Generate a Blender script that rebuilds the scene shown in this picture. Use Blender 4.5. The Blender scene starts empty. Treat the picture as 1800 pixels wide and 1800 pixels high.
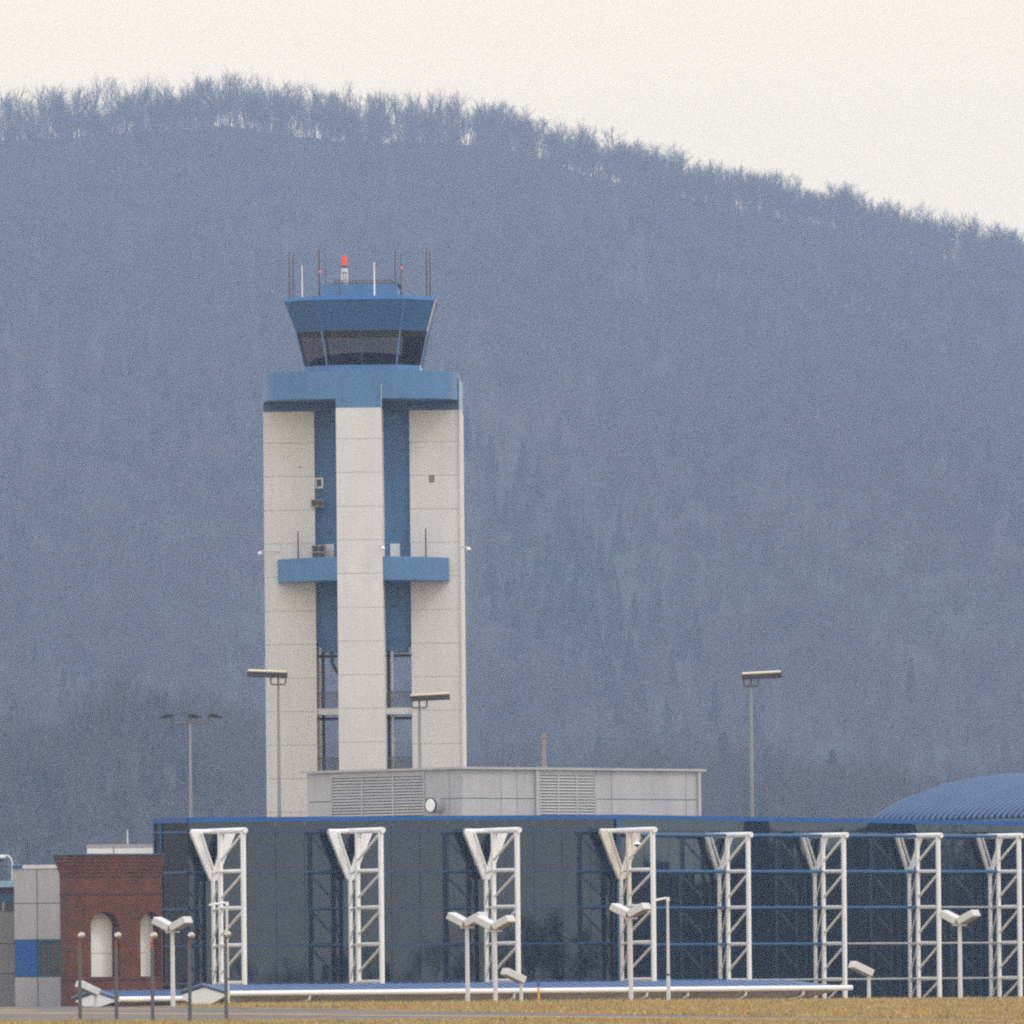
import bpy, math, random
import numpy as np
from mathutils import Vector, Matrix

random.seed(7)
rng = np.random.default_rng(7)
sc = bpy.context.scene
COL = sc.collection
R = math.radians

# ------------------------------------------------------------------ camera
F = 20000.0            # focal length in photo pixels (1800 px wide photo)
HZ = 1750.0            # image row of the horizon
CZ = 1.7               # eye height
K = 0.0095             # camera roll (radians)
cam_d = bpy.data.cameras.new('camera')
cam = bpy.data.objects.new('camera', cam_d)
COL.objects.link(cam)
cam.location = (0, 0, CZ)
cam.rotation_mode = 'QUATERNION'
cam.rotation_quaternion = (Matrix.Rotation(R(90), 3, 'X') @ Matrix.Rotation(-K, 3, 'Z')).to_quaternion()
cam_d.sensor_width = 36
cam_d.lens = F / 1800 * 36
cam_d.shift_y = (HZ - 900) / 1800
cam_d.clip_start = 1
cam_d.clip_end = 9000
sc.camera = cam

# ------------------------------------------------------------------ sky and sun
SUN_EL, SUN_AZ = R(48), R(118)      # azimuth clockwise from +Y (the view direction)
world = bpy.data.worlds.new('World')
sc.world = world
world.use_nodes = True
nt = world.node_tree
nt.nodes.clear()
sky = nt.nodes.new('ShaderNodeTexSky')
sky.sky_type = 'NISHITA'
sky.sun_disc = False
sky.sun_elevation = SUN_EL
sky.sun_rotation = SUN_AZ
mixn = nt.nodes.new('ShaderNodeMix')
mixn.data_type = 'RGBA'
mixn.inputs[0].default_value = 0.88
gtc = nt.nodes.new('ShaderNodeTexCoord')                 # the even cloud sheet: warm low down, cooler overhead
gsp = nt.nodes.new('ShaderNodeSeparateXYZ')
grm = nt.nodes.new('ShaderNodeValToRGB')
grm.color_ramp.elements[0].position = 0.10
grm.color_ramp.elements[0].color = (17.0, 14.4, 10.1, 1)
grm.color_ramp.elements[1].position = 0.55
grm.color_ramp.elements[1].color = (15.7, 16.2, 17.6, 1)
nt.links.new(gtc.outputs['Generated'], gsp.inputs[0])
nt.links.new(gsp.outputs[2], grm.inputs[0])
nt.links.new(grm.outputs[0], mixn.inputs[7])
bg = nt.nodes.new('ShaderNodeBackground')
bg.inputs[1].default_value = 0.1
wo = nt.nodes.new('ShaderNodeOutputWorld')
nt.links.new(sky.outputs[0], mixn.inputs[6])
nt.links.new(mixn.outputs[2], bg.inputs[0])
nt.links.new(bg.outputs[0], wo.inputs[0])
sun_d = bpy.data.lights.new('sun', 'SUN')
sun_d.energy = 1.0
sun_d.angle = R(14)
sun_d.color = (1.0, 0.95, 0.88)
sun = bpy.data.objects.new('sun', sun_d)
COL.objects.link(sun)
sdir = Vector((math.sin(SUN_AZ) * math.cos(SUN_EL), math.cos(SUN_AZ) * math.cos(SUN_EL), math.sin(SUN_EL)))
sun.rotation_mode = 'QUATERNION'
sun.rotation_quaternion = sdir.to_track_quat('Z', 'Y')
sc.view_settings.view_transform = 'Standard'
sc.view_settings.look = 'None'
sc.view_settings.exposure = 0.0
sc.view_settings.gamma = 1.0
sc.cycles.use_denoising = False
sc.cycles.use_adaptive_sampling = False
sc.cycles.filter_width = 2.25
sc.cycles.max_bounces = 6
sc.cycles.diffuse_bounces = 4
sc.cycles.glossy_bounces = 3
sc.cycles.volume_bounces = 0
sc.cycles.sample_clamp_indirect = 6

# ------------------------------------------------------------------ helpers
ck, sk = math.cos(K), math.sin(K)


def ray(px, py):
    u, v = (px - 900) / F, (HZ - py) / F
    return (u * ck + v * sk, -u * sk + v * ck)


def at(px, py, Y):
    a, b = ray(px, py)
    return Vector((a * Y, Y, CZ + b * Y))


class Plane:
    """a vertical wall plane: passes through (x, y), runs along (cos t, sin t), outward normal (sin t, -cos t)"""
    def __init__(self, p, th):
        self.p = Vector((p[0], p[1]))
        self.th = th
        self.t = Vector((math.cos(th), math.sin(th)))
        self.n = Vector((math.sin(th), -math.cos(th)))

    def hit(self, px, py, off=0.0):
        a, b = ray(px, py)
        q = self.p + self.n * off
        Y = (q.x * self.n.x + q.y * self.n.y) / (a * self.n.x + self.n.y)
        return Vector((a * Y, Y, CZ + b * Y))

    def sz(self, px, py, off=0.0):
        w = self.hit(px, py, off)
        d = Vector((w.x, w.y)) - self.p
        return d.dot(self.t), w.z

    def pt(self, s, z, off=0.0):
        q = self.p + self.t * s + self.n * off
        return Vector((q.x, q.y, z))


PROFILE = ([-400, 300, 440, 470, 482, 540, 575, 600, 900, 1500, 2100, 4000],
           [0.0, 0.0, 0.22, 0.48, 0.66, 1.25, 1.33, 1.36, 1.5, 5.0, 9.0, 14.0])


def zt(Y):
    return float(np.interp(Y, *PROFILE))


def ground(px, py, lift=0.0):
    a, b = ray(px, py)
    Ys = np.linspace(300, 640, 3401)
    zz = np.interp(Ys, *PROFILE)
    hit = np.where(CZ + b * Ys <= zz)[0]
    Y = float(Ys[hit[0]]) if len(hit) else 640.0
    return Vector((a * Y, Y, zt(Y) + lift))


class MB:
    def __init__(self):
        self.v, self.f, self.smooth = [], [], []

    def add(self, verts, faces, smooth=False):
        o = len(self.v)
        self.v += [tuple(p) for p in verts]
        for fc in faces:
            self.f.append(tuple(i + o for i in fc))
            self.smooth.append(smooth)
        return self

    def box(self, c, s, m=None):
        c = Vector(c)
        hx, hy, hz = s[0] / 2, s[1] / 2, s[2] / 2
        vs = [Vector((x, y, z)) for z in (-hz, hz) for y in (-hy, hy) for x in (-hx, hx)]
        if m is not None:
            vs = [m @ p for p in vs]
        return self.add([p + c for p in vs], [(0, 2, 3, 1), (4, 5, 7, 6), (0, 1, 5, 4), (2, 6, 7, 3), (0, 4, 6, 2), (1, 3, 7, 5)])

    def box2(self, a, b):
        a, b = Vector(a), Vector(b)
        return self.box((a + b) / 2, (abs(b.x - a.x), abs(b.y - a.y), abs(b.z - a.z)))

    def prism(self, base, top):
        n = len(base)
        return self.add(list(base) + list(top), [tuple(range(n))[::-1], tuple(range(n, 2 * n))] +
                        [(i, (i + 1) % n, n + (i + 1) % n, n + i) for i in range(n)])

    def tube(self, p0, p1, r0, r1=None, n=10, caps=True):
        p0, p1 = Vector(p0), Vector(p1)
        r1 = r0 if r1 is None else r1
        d = (p1 - p0).normalized()
        a = d.orthogonal().normalized()
        b = d.cross(a)
        vs = []
        for p, r in ((p0, r0), (p1, r1)):
            for i in range(n):
                t = 2 * math.pi * i / n
                vs.append(p + (a * math.cos(t) + b * math.sin(t)) * r)
        self.add(vs, [(i, (i + 1) % n, n + (i + 1) % n, n + i) for i in range(n)], True)
        if caps:
            self.add(vs, [tuple(range(n))[::-1], tuple(range(n, 2 * n))])
        return self

    def path(self, pts, r, n=8):
        pts = [Vector(p) for p in pts]
        for a, b in zip(pts[:-1], pts[1:]):
            self.tube(a, b, r, n=n)
        for p in pts[1:-1]:
            self.ball(p, r, 6, 4)
        return self

    def ball(self, c, r, n=14, m=8, sz=1.0):
        c = Vector(c)
        vs = [c + Vector((0, 0, r * sz))]
        for j in range(1, m):
            t = math.pi * j / m
            for i in range(n):
                q = 2 * math.pi * i / n
                vs.append(c + Vector((r * math.sin(t) * math.cos(q), r * math.sin(t) * math.sin(q), r * sz * math.cos(t))))
        vs.append(c - Vector((0, 0, r * sz)))
        fs = [(0, 1 + i, 1 + (i + 1) % n) for i in range(n)]
        for j in range(m - 2):
            for i in range(n):
                a = 1 + j * n
                fs.append((a + i, a + n + i, a + n + (i + 1) % n, a + (i + 1) % n))
        a = 1 + (m - 2) * n
        fs += [(a + i, len(vs) - 1, a + (i + 1) % n) for i in range(n)]
        return self.add(vs, fs, True)

    def wallbox(self, pl, s0, s1, z0, z1, o0, o1):
        """a block on a wall plane: along s0..s1, height z0..z1, offset o0..o1 outward"""
        b = [pl.pt(s0, z0, o1), pl.pt(s1, z0, o1), pl.pt(s1, z0, o0), pl.pt(s0, z0, o0)]
        t = [Vector((p.x, p.y, z1)) for p in b]
        return self.prism(b, t)

    def strip(self, p0, p1, h, n, o0, o1):
        """a band hanging h below the 3D edge p0-p1, from offset o0 to o1 along the plan vector n"""
        nn = Vector((n[0], n[1], 0))
        dn = Vector((0, 0, -h))
        b = [p0 + nn * o1 + dn, p1 + nn * o1 + dn, p1 + nn * o0 + dn, p0 + nn * o0 + dn]
        return self.prism(b, [q - dn for q in b])

    def build(self, name, m, parent=None, off=None, bevel=0.0):
        me = bpy.data.meshes.new(name)
        o3 = Vector(off) if off is not None else None
        vs = self.v if o3 is None else [(p[0] - o3.x, p[1] - o3.y, p[2] - o3.z) for p in self.v]
        me.from_pydata(vs, [], self.f)
        me.polygons.foreach_set('use_smooth', self.smooth)
        me.materials.append(m)
        me.update()
        o = bpy.data.objects.new(name, me)
        COL.objects.link(o)
        if parent is not None:
            o.parent = parent
        if bevel:
            bv = o.modifiers.new('bevel', 'BEVEL')
            bv.width = bevel
            bv.segments = 2
            bv.limit_method = 'ANGLE'
            bv.angle_limit = R(50)
        return o


def tag(o, label=None, cat=None, group=None, kind=None):
    if label:
        o['label'] = label
    if cat:
        o['category'] = cat
    if group:
        o['group'] = group
    if kind:
        o['kind'] = kind
    return o


def empty(name, loc, rz=0.0):
    o = bpy.data.objects.new(name, None)
    o.empty_display_size = 0.5
    COL.objects.link(o)
    o.location = loc
    o.rotation_euler = (0, 0, rz)
    return o


def copy_tree(o, parent=None):
    c = o.copy()
    COL.objects.link(c)
    c.parent = parent
    for ch in [x for x in bpy.data.objects if x.parent == o]:
        copy_tree(ch, c)
    return c


MATS = {}


def mat(name, col, rough=0.6, metal=0.0, var=0.12, scale=0.6, stretch=(1, 1, 1), spec=0.5, ior=1.45, emit=0.0,
        dark=None, dscale=1.5, dlo=0.55, dhi=0.75, bump=0.0, bscale=20.0, coat=0.0, tint=(1, 1, 1), island=0.0, streak=None):
    m = bpy.data.materials.new(name)
    m.use_nodes = True
    n = m.node_tree
    b = n.nodes['Principled BSDF']
    b.inputs['Roughness'].default_value = rough
    b.inputs['Metallic'].default_value = metal
    b.inputs['IOR'].default_value = ior
    b.inputs['Specular IOR Level'].default_value = spec
    b.inputs['Specular Tint'].default_value = tuple(tint) + (1,)
    if coat:
        b.inputs['Coat Weight'].default_value = coat
    tc = n.nodes.new('ShaderNodeTexCoord')
    mp = n.nodes.new('ShaderNodeMapping')
    mp.inputs['Scale'].default_value = stretch
    n.links.new(tc.outputs['Object'], mp.inputs[0])
    no = n.nodes.new('ShaderNodeTexNoise')
    no.inputs['Scale'].default_value = scale
    no.inputs['Detail'].default_value = 6
    no.inputs['Roughness'].default_value = 0.6
    n.links.new(mp.outputs[0], no.inputs[0])
    cr = n.nodes.new('ShaderNodeValToRGB')
    cr.color_ramp.elements[0].position = 0.3
    cr.color_ramp.elements[1].position = 0.7
    cr.color_ramp.elements[0].color = tuple(c * (1 - var) for c in col) + (1,)
    cr.color_ramp.elements[1].color = tuple(min(1, c * (1 + var)) for c in col) + (1,)
    n.links.new(no.outputs[0], cr.inputs[0])
    out = cr.outputs[0]
    if dark is not None:
        n2 = n.nodes.new('ShaderNodeTexNoise')
        n2.inputs['Scale'].default_value = dscale
        n2.inputs['Detail'].default_value = 8
        n2.inputs['Roughness'].default_value = 0.65
        if streak:
            mp2 = n.nodes.new('ShaderNodeMapping')
            mp2.inputs['Scale'].default_value = streak
            n.links.new(tc.outputs['Object'], mp2.inputs[0])
            n.links.new(mp2.outputs[0], n2.inputs[0])
        else:
            n.links.new(mp.outputs[0], n2.inputs[0])
        r2 = n.nodes.new('ShaderNodeValToRGB')
        r2.color_ramp.elements[0].position = dlo
        r2.color_ramp.elements[1].position = dhi
        n.links.new(n2.outputs[0], r2.inputs[0])
        mx = n.nodes.new('ShaderNodeMix')
        mx.data_type = 'RGBA'
        mx.inputs[7].default_value = tuple(dark) + (1,)
        n.links.new(r2.outputs[0], mx.inputs[0])
        n.links.new(out, mx.inputs[6])
        out = mx.outputs[2]
    if island:
        ge = n.nodes.new('ShaderNodeNewGeometry')
        mr = n.nodes.new('ShaderNodeMapRange')
        mr.inputs[3].default_value = 1 - island
        mr.inputs[4].default_value = 1 + island
        n.links.new(ge.outputs['Random Per Island'], mr.inputs[0])
        mi = n.nodes.new('ShaderNodeMix')
        mi.data_type = 'RGBA'
        mi.blend_type = 'MULTIPLY'
        mi.inputs[0].default_value = 1
        n.links.new(out, mi.inputs[6])
        n.links.new(mr.outputs[0], mi.inputs[7])
        out = mi.outputs[2]
    n.links.new(out, b.inputs['Base Color'])
    if bump:
        n3 = n.nodes.new('ShaderNodeTexNoise')
        n3.inputs['Scale'].default_value = bscale
        n3.inputs['Detail'].default_value = 4
        n.links.new(tc.outputs['Object'], n3.inputs[0])
        bp = n.nodes.new('ShaderNodeBump')
        bp.inputs['Strength'].default_value = bump
        bp.inputs['Distance'].default_value = 0.05
        n.links.new(n3.outputs[0], bp.inputs['Height'])
        n.links.new(bp.outputs[0], b.inputs['Normal'])
    if emit:
        b.inputs['Emission Color'].default_value = tuple(col) + (1,)
        b.inputs['Emission Strength'].default_value = emit
    MATS[name] = m
    return m


def brick_mat(name, c1, c2, mortar):
    m = bpy.data.materials.new(name)
    m.use_nodes = True
    n = m.node_tree
    b = n.nodes['Principled BSDF']
    b.inputs['Roughness'].default_value = 0.85
    tc = n.nodes.new('ShaderNodeTexCoord')
    sep = n.nodes.new('ShaderNodeSeparateXYZ')
    cmb = n.nodes.new('ShaderNodeCombineXYZ')
    n.links.new(tc.outputs['Object'], sep.inputs[0])
    n.links.new(sep.outputs[0], cmb.inputs[0])
    n.links.new(sep.outputs[2], cmb.inputs[1])
    br = n.nodes.new('ShaderNodeTexBrick')
    br.inputs['Scale'].default_value = 1.0
    br.inputs['Brick Width'].default_value = 0.3
    br.inputs['Row Height'].default_value = 0.1
    br.inputs['Mortar Size'].default_value = 0.008
    br.inputs['Color1'].default_value = tuple(c1) + (1,)
    br.inputs['Color2'].default_value = tuple(c2) + (1,)
    br.inputs['Mortar'].default_value = tuple(mortar) + (1,)
    n.links.new(cmb.outputs[0], br.inputs[0])
    no = n.nodes.new('ShaderNodeTexNoise')
    no.inputs['Scale'].default_value = 0.9
    no.inputs['Detail'].default_value = 6
    n.links.new(tc.outputs['Object'], no.inputs[0])
    cr = n.nodes.new('ShaderNodeValToRGB')
    cr.color_ramp.elements[0].position = 0.3
    cr.color_ramp.elements[0].color = (0.62, 0.62, 0.62, 1)
    cr.color_ramp.elements[1].position = 0.72
    cr.color_ramp.elements[1].color = (1.15, 1.1, 1.05, 1)
    n.links.new(no.outputs[0], cr.inputs[0])
    mx = n.nodes.new('ShaderNodeMix')
    mx.data_type = 'RGBA'
    mx.blend_type = 'MULTIPLY'
    mx.inputs[0].default_value = 1
    n.links.new(br.outputs[0], mx.inputs[6])
    n.links.new(cr.outputs[0], mx.inputs[7])
    n.links.new(mx.outputs[2], b.inputs['Base Color'])
    return m


M_WHITE = mat('white_paint', (0.86, 0.86, 0.85), 0.45, var=0.05, scale=1.2, dark=(0.55, 0.5, 0.44), dscale=2.5, dlo=0.62, dhi=0.85)
M_RUST = mat('weathered_white_paint', (0.74, 0.69, 0.60), 0.6, var=0.12, scale=1.5, dark=(0.42, 0.29, 0.17), dscale=1.8, dlo=0.54, dhi=0.72, stretch=(1, 1, 0.35))
M_CONC = mat('pale_concrete', (0.69, 0.668, 0.64), 0.85, var=0.05, scale=0.35, stretch=(1, 1, 0.5), dark=(0.615, 0.59, 0.56), dscale=1.0, dlo=0.5, dhi=0.85, streak=(1.6, 1.6, 0.09), island=0.03)
M_JOINT = mat('joint_sealant', (0.42, 0.40, 0.38), 0.9, var=0.05)
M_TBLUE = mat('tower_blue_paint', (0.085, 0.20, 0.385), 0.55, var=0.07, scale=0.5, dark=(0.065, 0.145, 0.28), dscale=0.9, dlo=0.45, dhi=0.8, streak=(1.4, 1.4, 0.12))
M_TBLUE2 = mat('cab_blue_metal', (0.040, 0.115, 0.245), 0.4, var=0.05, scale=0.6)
M_TRIM = mat('bright_blue_trim', (0.02, 0.14, 0.38), 0.4, var=0.05)
M_COPE = mat('blue_coping_metal', (0.002, 0.088, 0.31), 0.4, var=0.06)
M_MULL = mat('blue_mullion', (0.012, 0.055, 0.19), 0.45, var=0.08)
M_RAIL = mat('blue_rail_paint', (0.02, 0.10, 0.24), 0.4, var=0.1)
M_RAILG = mat('grey_rail_paint', (0.36, 0.38, 0.37), 0.5, var=0.2, scale=2)
M_GLASS = mat('tinted_reflective_glass', (0.004, 0.007, 0.014), 0.02, var=0.1, ior=1.80, tint=(0.58, 0.74, 1.0))
M_GLASSB = mat('dark_reflective_glass', (0.003, 0.006, 0.014), 0.02, var=0.1, ior=2.0, tint=(0.50, 0.72, 1.0))
M_GLASSC = mat('shaded_reflective_glass', (0.003, 0.006, 0.014), 0.02, var=0.1, ior=1.33, tint=(0.62, 0.8, 1.0))
M_BACK = mat('curtain_wall_backing', (0.012, 0.016, 0.024), 0.8)
M_CABG = mat('cab_window_glass', (0.012, 0.012, 0.014), 0.04, ior=1.5)
M_TEALG = mat('green_tinted_glass', (0.01, 0.05, 0.07), 0.05, ior=1.6)
M_PANEL = mat('grey_metal_panel', (0.40, 0.39, 0.39), 0.6, var=0.06, scale=0.5, dark=(0.31, 0.30, 0.29), dscale=0.9, dlo=0.48, dhi=0.8, streak=(1.5, 1.5, 0.15), island=0.045)
M_PANELD = mat('grey_panel_dull', (0.27, 0.26, 0.25), 0.7, var=0.08, scale=0.6)
M_GAP = mat('panel_gap', (0.09, 0.085, 0.085), 0.9)
M_LOUV = mat('louvre_metal', (0.42, 0.41, 0.40), 0.5, var=0.05)
M_DARK = mat('dark_void', (0.02, 0.02, 0.022), 0.9)
M_BRICK = brick_mat('red_brick', (0.165, 0.042, 0.010), (0.115, 0.030, 0.008), (0.09, 0.05, 0.04))
M_BRICKD = brick_mat('red_brick_trim', (0.07, 0.017, 0.011), (0.058, 0.014, 0.010), (0.09, 0.05, 0.045))
M_TEAL = mat('teal_coping', (0.02, 0.12, 0.17), 0.45)
M_PURE = mat('white_panel', (0.86, 0.85, 0.83), 0.6, var=0.03, scale=0.5)
M_OFFW = mat('white_parapet', (0.66, 0.65, 0.64), 0.7, var=0.05)
M_SHEET = mat('blue_sheet_roof', (0.006, 0.020, 0.058), 0.7, spec=0.15, var=0.08)
M_SEAM = mat('roof_seam', (0.13, 0.21, 0.36), 0.5, var=0.08)
M_CANB = mat('canopy_blue_roof', (0.022, 0.072, 0.20), 0.4, var=0.08)
M_SOFF = mat('canopy_soffit', (0.46, 0.42, 0.37), 0.8, var=0.18, scale=1.0, stretch=(1, 1, 3))
M_STEEL = mat('galvanised_steel', (0.29, 0.305, 0.31), 0.5, var=0.12, scale=2, stretch=(1, 1, 0.3), metal=0.2)
M_POSTG = mat('grey_post', (0.105, 0.105, 0.10), 0.6, var=0.12, scale=2)
M_LWHITE = mat('lamp_white', (0.64, 0.635, 0.625), 0.5, var=0.06, scale=2, dark=(0.36, 0.32, 0.27), dscale=2.2, dlo=0.6, dhi=0.8)
M_LUND = mat('lamp_lens', (0.22, 0.20, 0.18), 0.4)
M_CREAM = mat('fixture_cover', (0.62, 0.54, 0.33), 0.5, var=0.08)
M_BROWN = mat('fixture_body', (0.055, 0.042, 0.036), 0.55)
M_BRONZE = mat('bronze_arm', (0.16, 0.12, 0.095), 0.55)
M_BLACKH = mat('dark_lamp_head', (0.02, 0.018, 0.022), 0.5)
M_ANT = mat('antenna_brown', (0.12, 0.085, 0.07), 0.6)
M_RED = mat('red_beacon_lens', (0.80, 0.075, 0.04), 0.3, emit=0.25)
M_REDL = mat('red_lit_lamp', (1.0, 0.05, 0.12), 0.3, emit=1.0)
M_REDP = mat('red_fitting', (0.42, 0.04, 0.03), 0.5)
M_ORANGE = mat('orange_bracket', (0.20, 0.07, 0.03), 0.6)
M_LENS = mat('par_lamp_reflector', (0.50, 0.44, 0.33), 0.35, metal=0.35, var=0.1)
M_YEL = mat('yellow_post', (0.80, 0.38, 0.01), 0.5)
M_YLINE = mat('yellow_marking', (0.50, 0.27, 0.03), 0.8, var=0.35, scale=0.8, stretch=(0.3, 3, 1), dark=(0.2, 0.15, 0.08), dscale=0.7, dlo=0.45, dhi=0.7)
M_ASPH = mat('asphalt', (0.155, 0.128, 0.108), 0.9, var=0.22, scale=0.35, stretch=(0.12, 1.0, 1), dark=(0.085, 0.075, 0.07), dscale=0.3, dlo=0.5, dhi=0.66, bump=0.2, bscale=30)
M_SOIL = mat('dry_turf', (0.26, 0.175, 0.065), 0.95, var=0.3, scale=0.5, dark=(0.07, 0.05, 0.025), dscale=0.35, dlo=0.52, dhi=0.7)
M_HILL = mat('leaf_litter', (0.056, 0.043, 0.040), 0.95, var=0.4, scale=0.012, dark=(0.032, 0.052, 0.028), dscale=0.009, dlo=0.45, dhi=0.62)
M_BARK = mat('grey_bark', (0.104, 0.085, 0.080), 0.9, var=0.3, scale=0.8)
M_PALEB = mat('pale_bark', (0.42, 0.40, 0.37), 0.9, var=0.3, scale=0.8)
M_NEEDLE = mat('pine_needles', (0.058, 0.082, 0.056), 0.9, var=0.35, scale=1.0)
M_ROOF = mat('flat_roof_membrane', (0.3, 0.3, 0.3), 0.9)
M_INNER = mat('cab_console', (0.012, 0.03, 0.08), 0.7)
M_INDK = mat('cab_interior', (0.05, 0.045, 0.045), 0.9)

# ------------------------------------------------------------------ ground, taxiway, hill


def sheet(name, rows, m, kind='structure'):
    n = len(rows[0])
    vs = [p for r_ in rows for p in r_]
    fs = [(j * n + i, j * n + i + 1, (j + 1) * n + i + 1, (j + 1) * n + i) for j in range(len(rows) - 1) for i in range(n - 1)]
    o = MB().add(vs, fs, True).build(name, m)
    return tag(o, kind=kind)


YS = sorted(set(list(range(-45, 440, 60)) + list(range(440, 620, 5)) + list(range(620, 3200, 60)) + [540, 482]))
XS = [-1050, -400, -200, -100, -60] + list(range(-40, 41, 8)) + [60, 100, 200, 400, 1050]
sheet('ground', [[(x, y, zt(y)) for x in XS] for y in YS], M_SOIL)


def img_band(name, upper, lower, m, lift, nx=90, ny=8):
    """a ground sheet whose far and near edges were read off the photo"""
    xs = np.linspace(-90, 1890, nx)
    rows = []
    for j in range(ny):
        t = j / (ny - 1)
        row = []
        for x in xs:
            y = (1 - t) * np.interp(x, *zip(*upper)) + t * np.interp(x, *zip(*lower))
            row.append(tuple(ground(x, y, lift)))
        rows.append(row)
    return sheet(name, rows, m)


UP = [(-90, 1763), (0, 1765), (180, 1766), (430, 1771), (700, 1776), (900, 1780), (1320, 1787), (1890, 1793)]
LO = [(-90, 1797), (0, 1797), (180, 1797), (450, 1795), (700, 1796), (900, 1791.5), (1320, 1795), (1890, 1798)]
img_band('taxiway', UP, LO, M_ASPH, 0.012)
img_band('taxiway_marking', [(-90, 1780.4), (400, 1782), (900, 1786.6), (1320, 1791), (1890, 1795)],
         [(-90, 1781.8), (400, 1783.5), (900, 1788), (1320, 1792.2), (1890, 1796)], M_YLINE, 0.02, ny=2)
img_band('taxiway_edge_marking', [(-90, 1765.4), (0, 1766.8), (180, 1767.6), (430, 1771.8), (800, 1777.6), (1000, 1781.5), (1890, 1793.2)],
         [(-90, 1766.2), (0, 1767.6), (180, 1768.4), (430, 1772.6), (800, 1778.2), (1000, 1782), (1890, 1793.5)], M_YLINE, 0.02, ny=2)

# ridge of the wooded hill: rows of tree tops in the photo
RX = [-1500, -500, 0, 130, 300, 400, 470, 560, 640, 740, 800, 870, 940, 1000, 1060, 1130, 1200, 1300, 1380, 1480, 1510, 1620, 1700, 1800, 2300, 3300]
RYY = [349.0, 209.0, 169.0, 165.0, 159.0, 153.0, 169.0, 179.0, 191.0, 191.0, 199.0, 205.0, 227.0, 255.0, 270.3, 287.1, 302.0, 321.5, 339.0, 351.0, 371.0, 403.0, 421.0, 441.0, 578.0, 813.0]
YR = 4500.0


def ridge_z(X):
    px = 900 + X / YR * F
    top = np.interp(px, RX, RYY)
    px2 = px - K * (HZ - top)
    top = np.interp(px2, RX, RYY)
    return CZ + (HZ - (top + np.interp(px2, [0, 600, 1000, 1800], [92, 84, 66, 66])) - K * (px2 - 900)) / F * YR


_ph = rng.uniform(0, 6.28, (10,))


def hill_z(X, Y):
    X, Y = np.asarray(X, float), np.asarray(Y, float)
    zr = ridge_z(X)
    t = (Y - 2900) / (YR - 2900)
    s = np.where(t < 1, np.clip(t, 0, 1) ** 0.92, 1 - (t - 1) * 1.1 - 2 * (t - 1) ** 2)
    s = np.where(t > 0.95, s - 0.25 * np.clip(t - 0.95, 0, 0.05) ** 2 / 0.05, s)
    w = np.clip(t * 4, 0, 1) * np.clip((1 - t) * 4, 0.1, 1)
    g = 7.0 * np.sin(X / 52 + _ph[0] + Y / 420) + 4.5 * np.sin(X / 27 + _ph[1] - Y / 240) + 6 * np.sin(Y / 130 + _ph[2] + X / 170)
    g = g + 1.6 * np.sin(X / 8 + _ph[3]) * np.sin(Y / 31 + _ph[4])
    return np.maximum(zr * s, 0) + g * w * 0.8 + 8


hx = np.linspace(-900, 900, 181)
hy = np.concatenate([np.linspace(2840, 4380, 90), np.linspace(4396, 4620, 24), np.linspace(4650, 5150, 12)])
sheet('hill', [[(x, y, float(z)) for x, z in zip(hx, hill_z(hx, np.full_like(hx, y)))] for y in hy], M_HILL)



def foot_z(X, Y):
    """the low wooded foothill before the big slope"""
    X, Y = np.asarray(X, float), np.asarray(Y, float)
    A = np.interp(X, [-400, -108, -82, -62, -40, 0, 30, 75, 110, 400], [30, 35, 43, 38, 29, 25, 27, 24, 19, 16])
    A = A + 2.0 * np.sin(X / 9.5 + Y / 70) + 1.5 * np.sin(X / 4.3 + 2)
    t = np.clip((Y - 2180) / 240, 0, 1)
    u = np.clip((2780 - Y) / 260, 0, 1)
    return np.interp(Y, *PROFILE) + A * (t * t * (3 - 2 * t)) * (u * u * (3 - 2 * u)) - 0.3


fx = np.linspace(-420, 420, 141)
fy = np.linspace(2160, 2800, 40)
sheet('foothill', [[(float(x), float(y), float(z)) for x, z in zip(fx, foot_z(fx, np.full_like(fx, y)))] for y in fy], mat('brushy_ground', (0.055, 0.062, 0.042), 0.95, var=0.4, scale=0.03))

# ------------------------------------------------------------------ trees


def tubes_mesh(name, segs, m, n=3, extra=None):
    """segs: rows of p0(3) p1(3) r0 r1"""
    S = np.array(segs)
    p0, p1, r0, r1 = S[:, 0:3], S[:, 3:6], S[:, 6], S[:, 7]
    d = p1 - p0
    d /= np.linalg.norm(d, axis=1)[:, None] + 1e-9
    ref = np.where(np.abs(d[:, 2:3]) > 0.9, np.array([[1.0, 0, 0]]), np.array([[0, 0, 1.0]]))
    a = np.cross(d, ref)
    a /= np.linalg.norm(a, axis=1)[:, None]
    b = np.cross(d, a)
    N = len(S)
    V = np.zeros((N, 2 * n, 3))
    for i in range(n):
        t = 2 * math.pi * i / n
        off = a * math.cos(t) + b * math.sin(t)
        V[:, i] = p0 + off * r0[:, None]
        V[:, n + i] = p1 + off * r1[:, None]
    base = (np.arange(N) * 2 * n)[:, None]
    fcs = np.concatenate([base + np.array([[i, (i + 1) % n, n + (i + 1) % n, n + i]]) for i in range(n)])
    me = bpy.data.meshes.new(name)
    me.from_pydata(V.reshape(-1, 3).tolist(), [], fcs.tolist())
    me.materials.append(m)
    me.polygons.foreach_set('use_smooth', [True] * len(me.polygons))
    return me


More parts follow.
